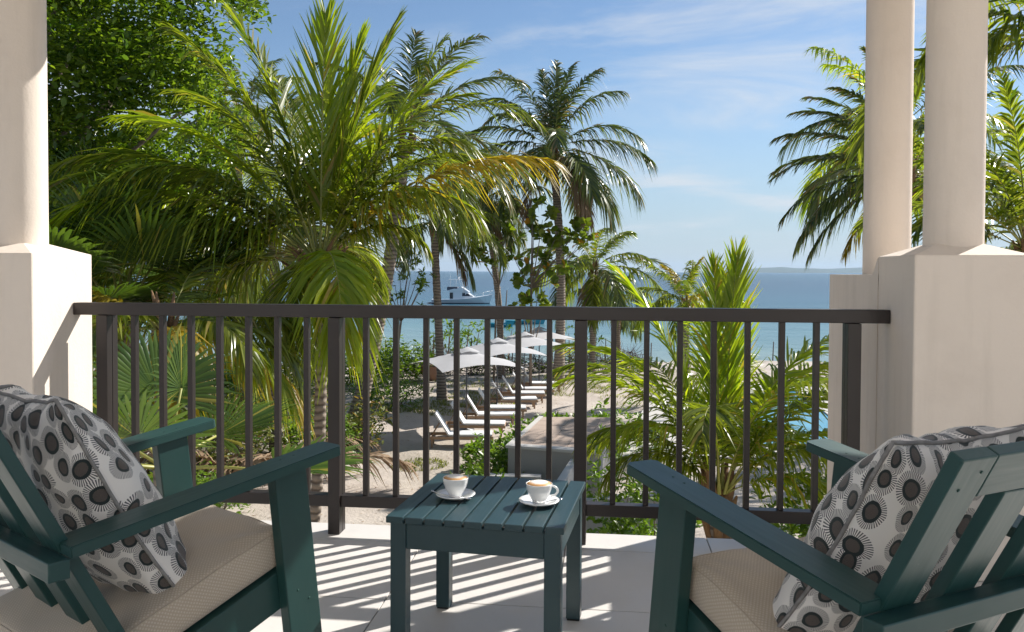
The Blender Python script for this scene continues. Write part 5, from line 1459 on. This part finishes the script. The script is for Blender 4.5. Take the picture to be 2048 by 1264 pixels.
# ---- boats
def big_boat():
    Z = 128; p = on(925, 607, SEA); c = p
    t = empty('fishing_boat', (c.x, c.y, SEA), YAW + rad(-3), 'white sport fishing cruiser with flybridge anchored on the sea', 'boat')
    L = 9.4
    secs = []
    for u, hb, sh in ((0, 1.35, .62), (.15, 1.5, .60), (.4, 1.6, .66), (.6, 1.55, .84), (.78, 1.2, 1.05), (.9, .7, 1.24), (1.0, .05, 1.42)):
        x = -L / 2 + L * u; kx = .45 if u > .97 else 0
        secs.append([(x, -hb, sh), (x - kx, -hb * (.80 - .25 * u), -.05), (x - kx * 1.4, 0, -.35), (x - kx, hb * (.80 - .25 * u), -.05), (x, hb, sh), (x, hb * .97, sh + .04), (x, 0, sh + .10), (x, -hb * .97, sh + .04)])
    MB().hull(secs).build('hull', M['gel'], t)
    s2 = []
    for u, hb in ((0, 1.2), (.4, 1.38), (.6, 1.22), (.78, .86), (.9, .46), (.955, .06)):
        x = -L / 2 + L * u; s2.append([(x, -hb, .13), (x, -hb * .8, -.3), (x, hb * .8, -.3), (x, hb, .13)])
    MB().hull(s2).build('boot_stripe', M['navy'], t)
    cb = [[(-1.9, -1.15, .6), (-1.9, 1.15, .6), (-1.9, 1.05, 1.95), (-1.9, -1.05, 1.95)], [(.5, -1.15, .7), (.5, 1.15, .7), (.25, 1.0, 1.98), (.25, -1.0, 1.98)], [(2.0, -.85, .95), (2.0, .85, .95), (.9, .8, 1.75), (.9, -.8, 1.75)]]
    MB().hull(cb).build('cabin', M['gel'], t)
    fd = [[(1.9, -.75, .93), (1.9, .75, .93), (1.9, .6, 1.0), (1.9, -.6, 1.0)], [(3.9, -.45, 1.18), (3.9, .45, 1.18), (3.9, .3, 1.24), (3.9, -.3, 1.24)]]
    MB().hull(fd).build('foredeck', M['gel'], t)
    for xs in ((.05, .55), (.62, 1.15), (1.2, 1.62)):
        for s in (-1, 1):
            b = MB(); bm = b.bm
            z1 = 1.72 if xs[1] < 1 else 1.58 if xs[1] < 1.3 else 1.3
            y0 = 1.13 - max(0, xs[0] - .4) * .16; y1 = 1.10 - max(0, xs[1] - .4) * .17
            vs = [bm.verts.new((x, s * y, z)) for x, y, z in ((xs[0], y0 + .01, 1.18), (xs[1] + .12, y1, 1.18), (xs[1] - .08, y1 - .05, z1), (xs[0] + .05, y0 - .06, z1))]
            bm.faces.new(vs if s < 0 else vs[::-1])
            b.build('window', M['glassd'], t)
    b = MB(); b.box((-1.62, 0, 1.25), (.5, 2.32, .95)); b.build('cabin_door', M['glassd'], t)
    fb = [[(-2.3, -1.15, 1.95), (-2.3, 1.15, 1.95), (-2.3, 1.15, 2.05), (-2.3, -1.15, 2.05)], [(.2, -1.15, 1.95), (.2, 1.15, 1.95), (-.1, 1.05, 2.62), (-.1, -1.05, 2.62)], [(1.15, -.8, 1.80), (1.15, .8, 1.80), (.3, .75, 2.45), (.3, -.75, 2.45)]]
    MB().hull(fb).build('flybridge', M['gel'], t)
    b = MB(); b.box((-1.5, 0, 2.35), (1.6, 2.2, .50)); b.build('spray_screen', M['canvasd'], t)
    b = MB(); b.box((-.9, 0, 3.72), (2.5, 1.9, .07), bevel=.02); b.build('hardtop', M['gel'], t)
    b = MB()
    for x, x2 in ((-2.1, -2.0), (-1.2, -1.1), (-.1, .1)):
        for s in (-1, 1): b = MB(); b.tube([(x, s * 1.0, 2.1), (x2, s * .88, 3.7)], .028, n=5); b.build('top_strut', M['gel'], t)
    for s in (-1, 1): b = MB(); b.tube([(.3, s * 1.15, 1.6), (-1.0, s * 1.9, 5.6)], [.022, .01], n=5); b.build('outrigger', M['gel'], t)
    b = MB()
    b.tube([(-1.9, .3, 3.75), (-2.1, .3, 5.2)], [.015, .008], n=5)
    b.build('aerial', M['gel'], t)
    b = MB(); b.tube([(-.6, -.2, 3.75), (-.6, -.2, 4.15)], [.12, .1], n=10); b.build('radar_dome', M['gel'], t)
    b = MB()
    pr = [(1.9, 1.2, 1.35), (3.2, .9, 1.72), (4.3, .35, 1.98)]
    for s in (-1, 1):
        b.tube([(x, s * y, z) for x, y, z in pr], .024, n=5)
        for x, y, z in pr: b.tube([(x, s * y, z - .6), (x, s * y, z)], .018, n=4)
    b.tube([(4.3, -.35, 1.98), (4.75, 0, 2.0), (4.3, .35, 1.98)], .024, n=5)
    b.build('bow_rail', M['gel'], t)
    b = MB(); b.box((-L / 2 - .35, 0, .12), (.7, 2.4, .07)); b.build('swim_platform', M['navy'], t)
    t.scale = (1.12, 1.12, 1.12)
big_boat()
def small_boat(label, px, py, rz, L, mat, seed):
    c = on(px, py, SEA); t = empty('small_boat', (c.x, c.y, SEA), rz, label, 'boat', 'small boats near the shore')
    secs = []
    for u, hb, sh in ((0, .55, .42), (.3, .72, .38), (.6, .68, .42), (.85, .4, .55), (1, .04, .68)):
        x = -L / 2 + L * u; secs.append([(x, -hb, sh), (x, -hb * .6, -.1), (x, hb * .6, -.1), (x, hb, sh), (x, hb - .06, sh), (x, hb * .5, .12), (x, -hb * .5, .12), (x, -hb + .06, sh)] if u < 1 else [(x, -.04, sh), (x - .25, -.03, 0), (x - .25, .03, 0), (x, .04, sh), (x - .01, .03, sh), (x - .1, .02, .5), (x - .1, -.02, .5), (x - .01, -.03, sh)])
    MB().hull(secs).build('hull', mat, t)
    for k in (-.15, .18):
        b = MB(); b.box((L * k, 0, .32), (.22, 1.2, .04)); b.build('thwart', M['gel'], t)
small_boat('turquoise open boat floating just under the handrail by the parasols', 1052, 648, YAW + rad(8), 4.4, M['turq'], 1)
small_boat('turquoise dinghy partly behind a baluster left of the other one', 1002, 654, YAW + rad(-12), 2.8, M['turq'], 2)
small_boat('white dinghy beyond the tall palm trunk at the waterline', 1106, 622, YAW + rad(5), 4.2, M['gel'], 3)
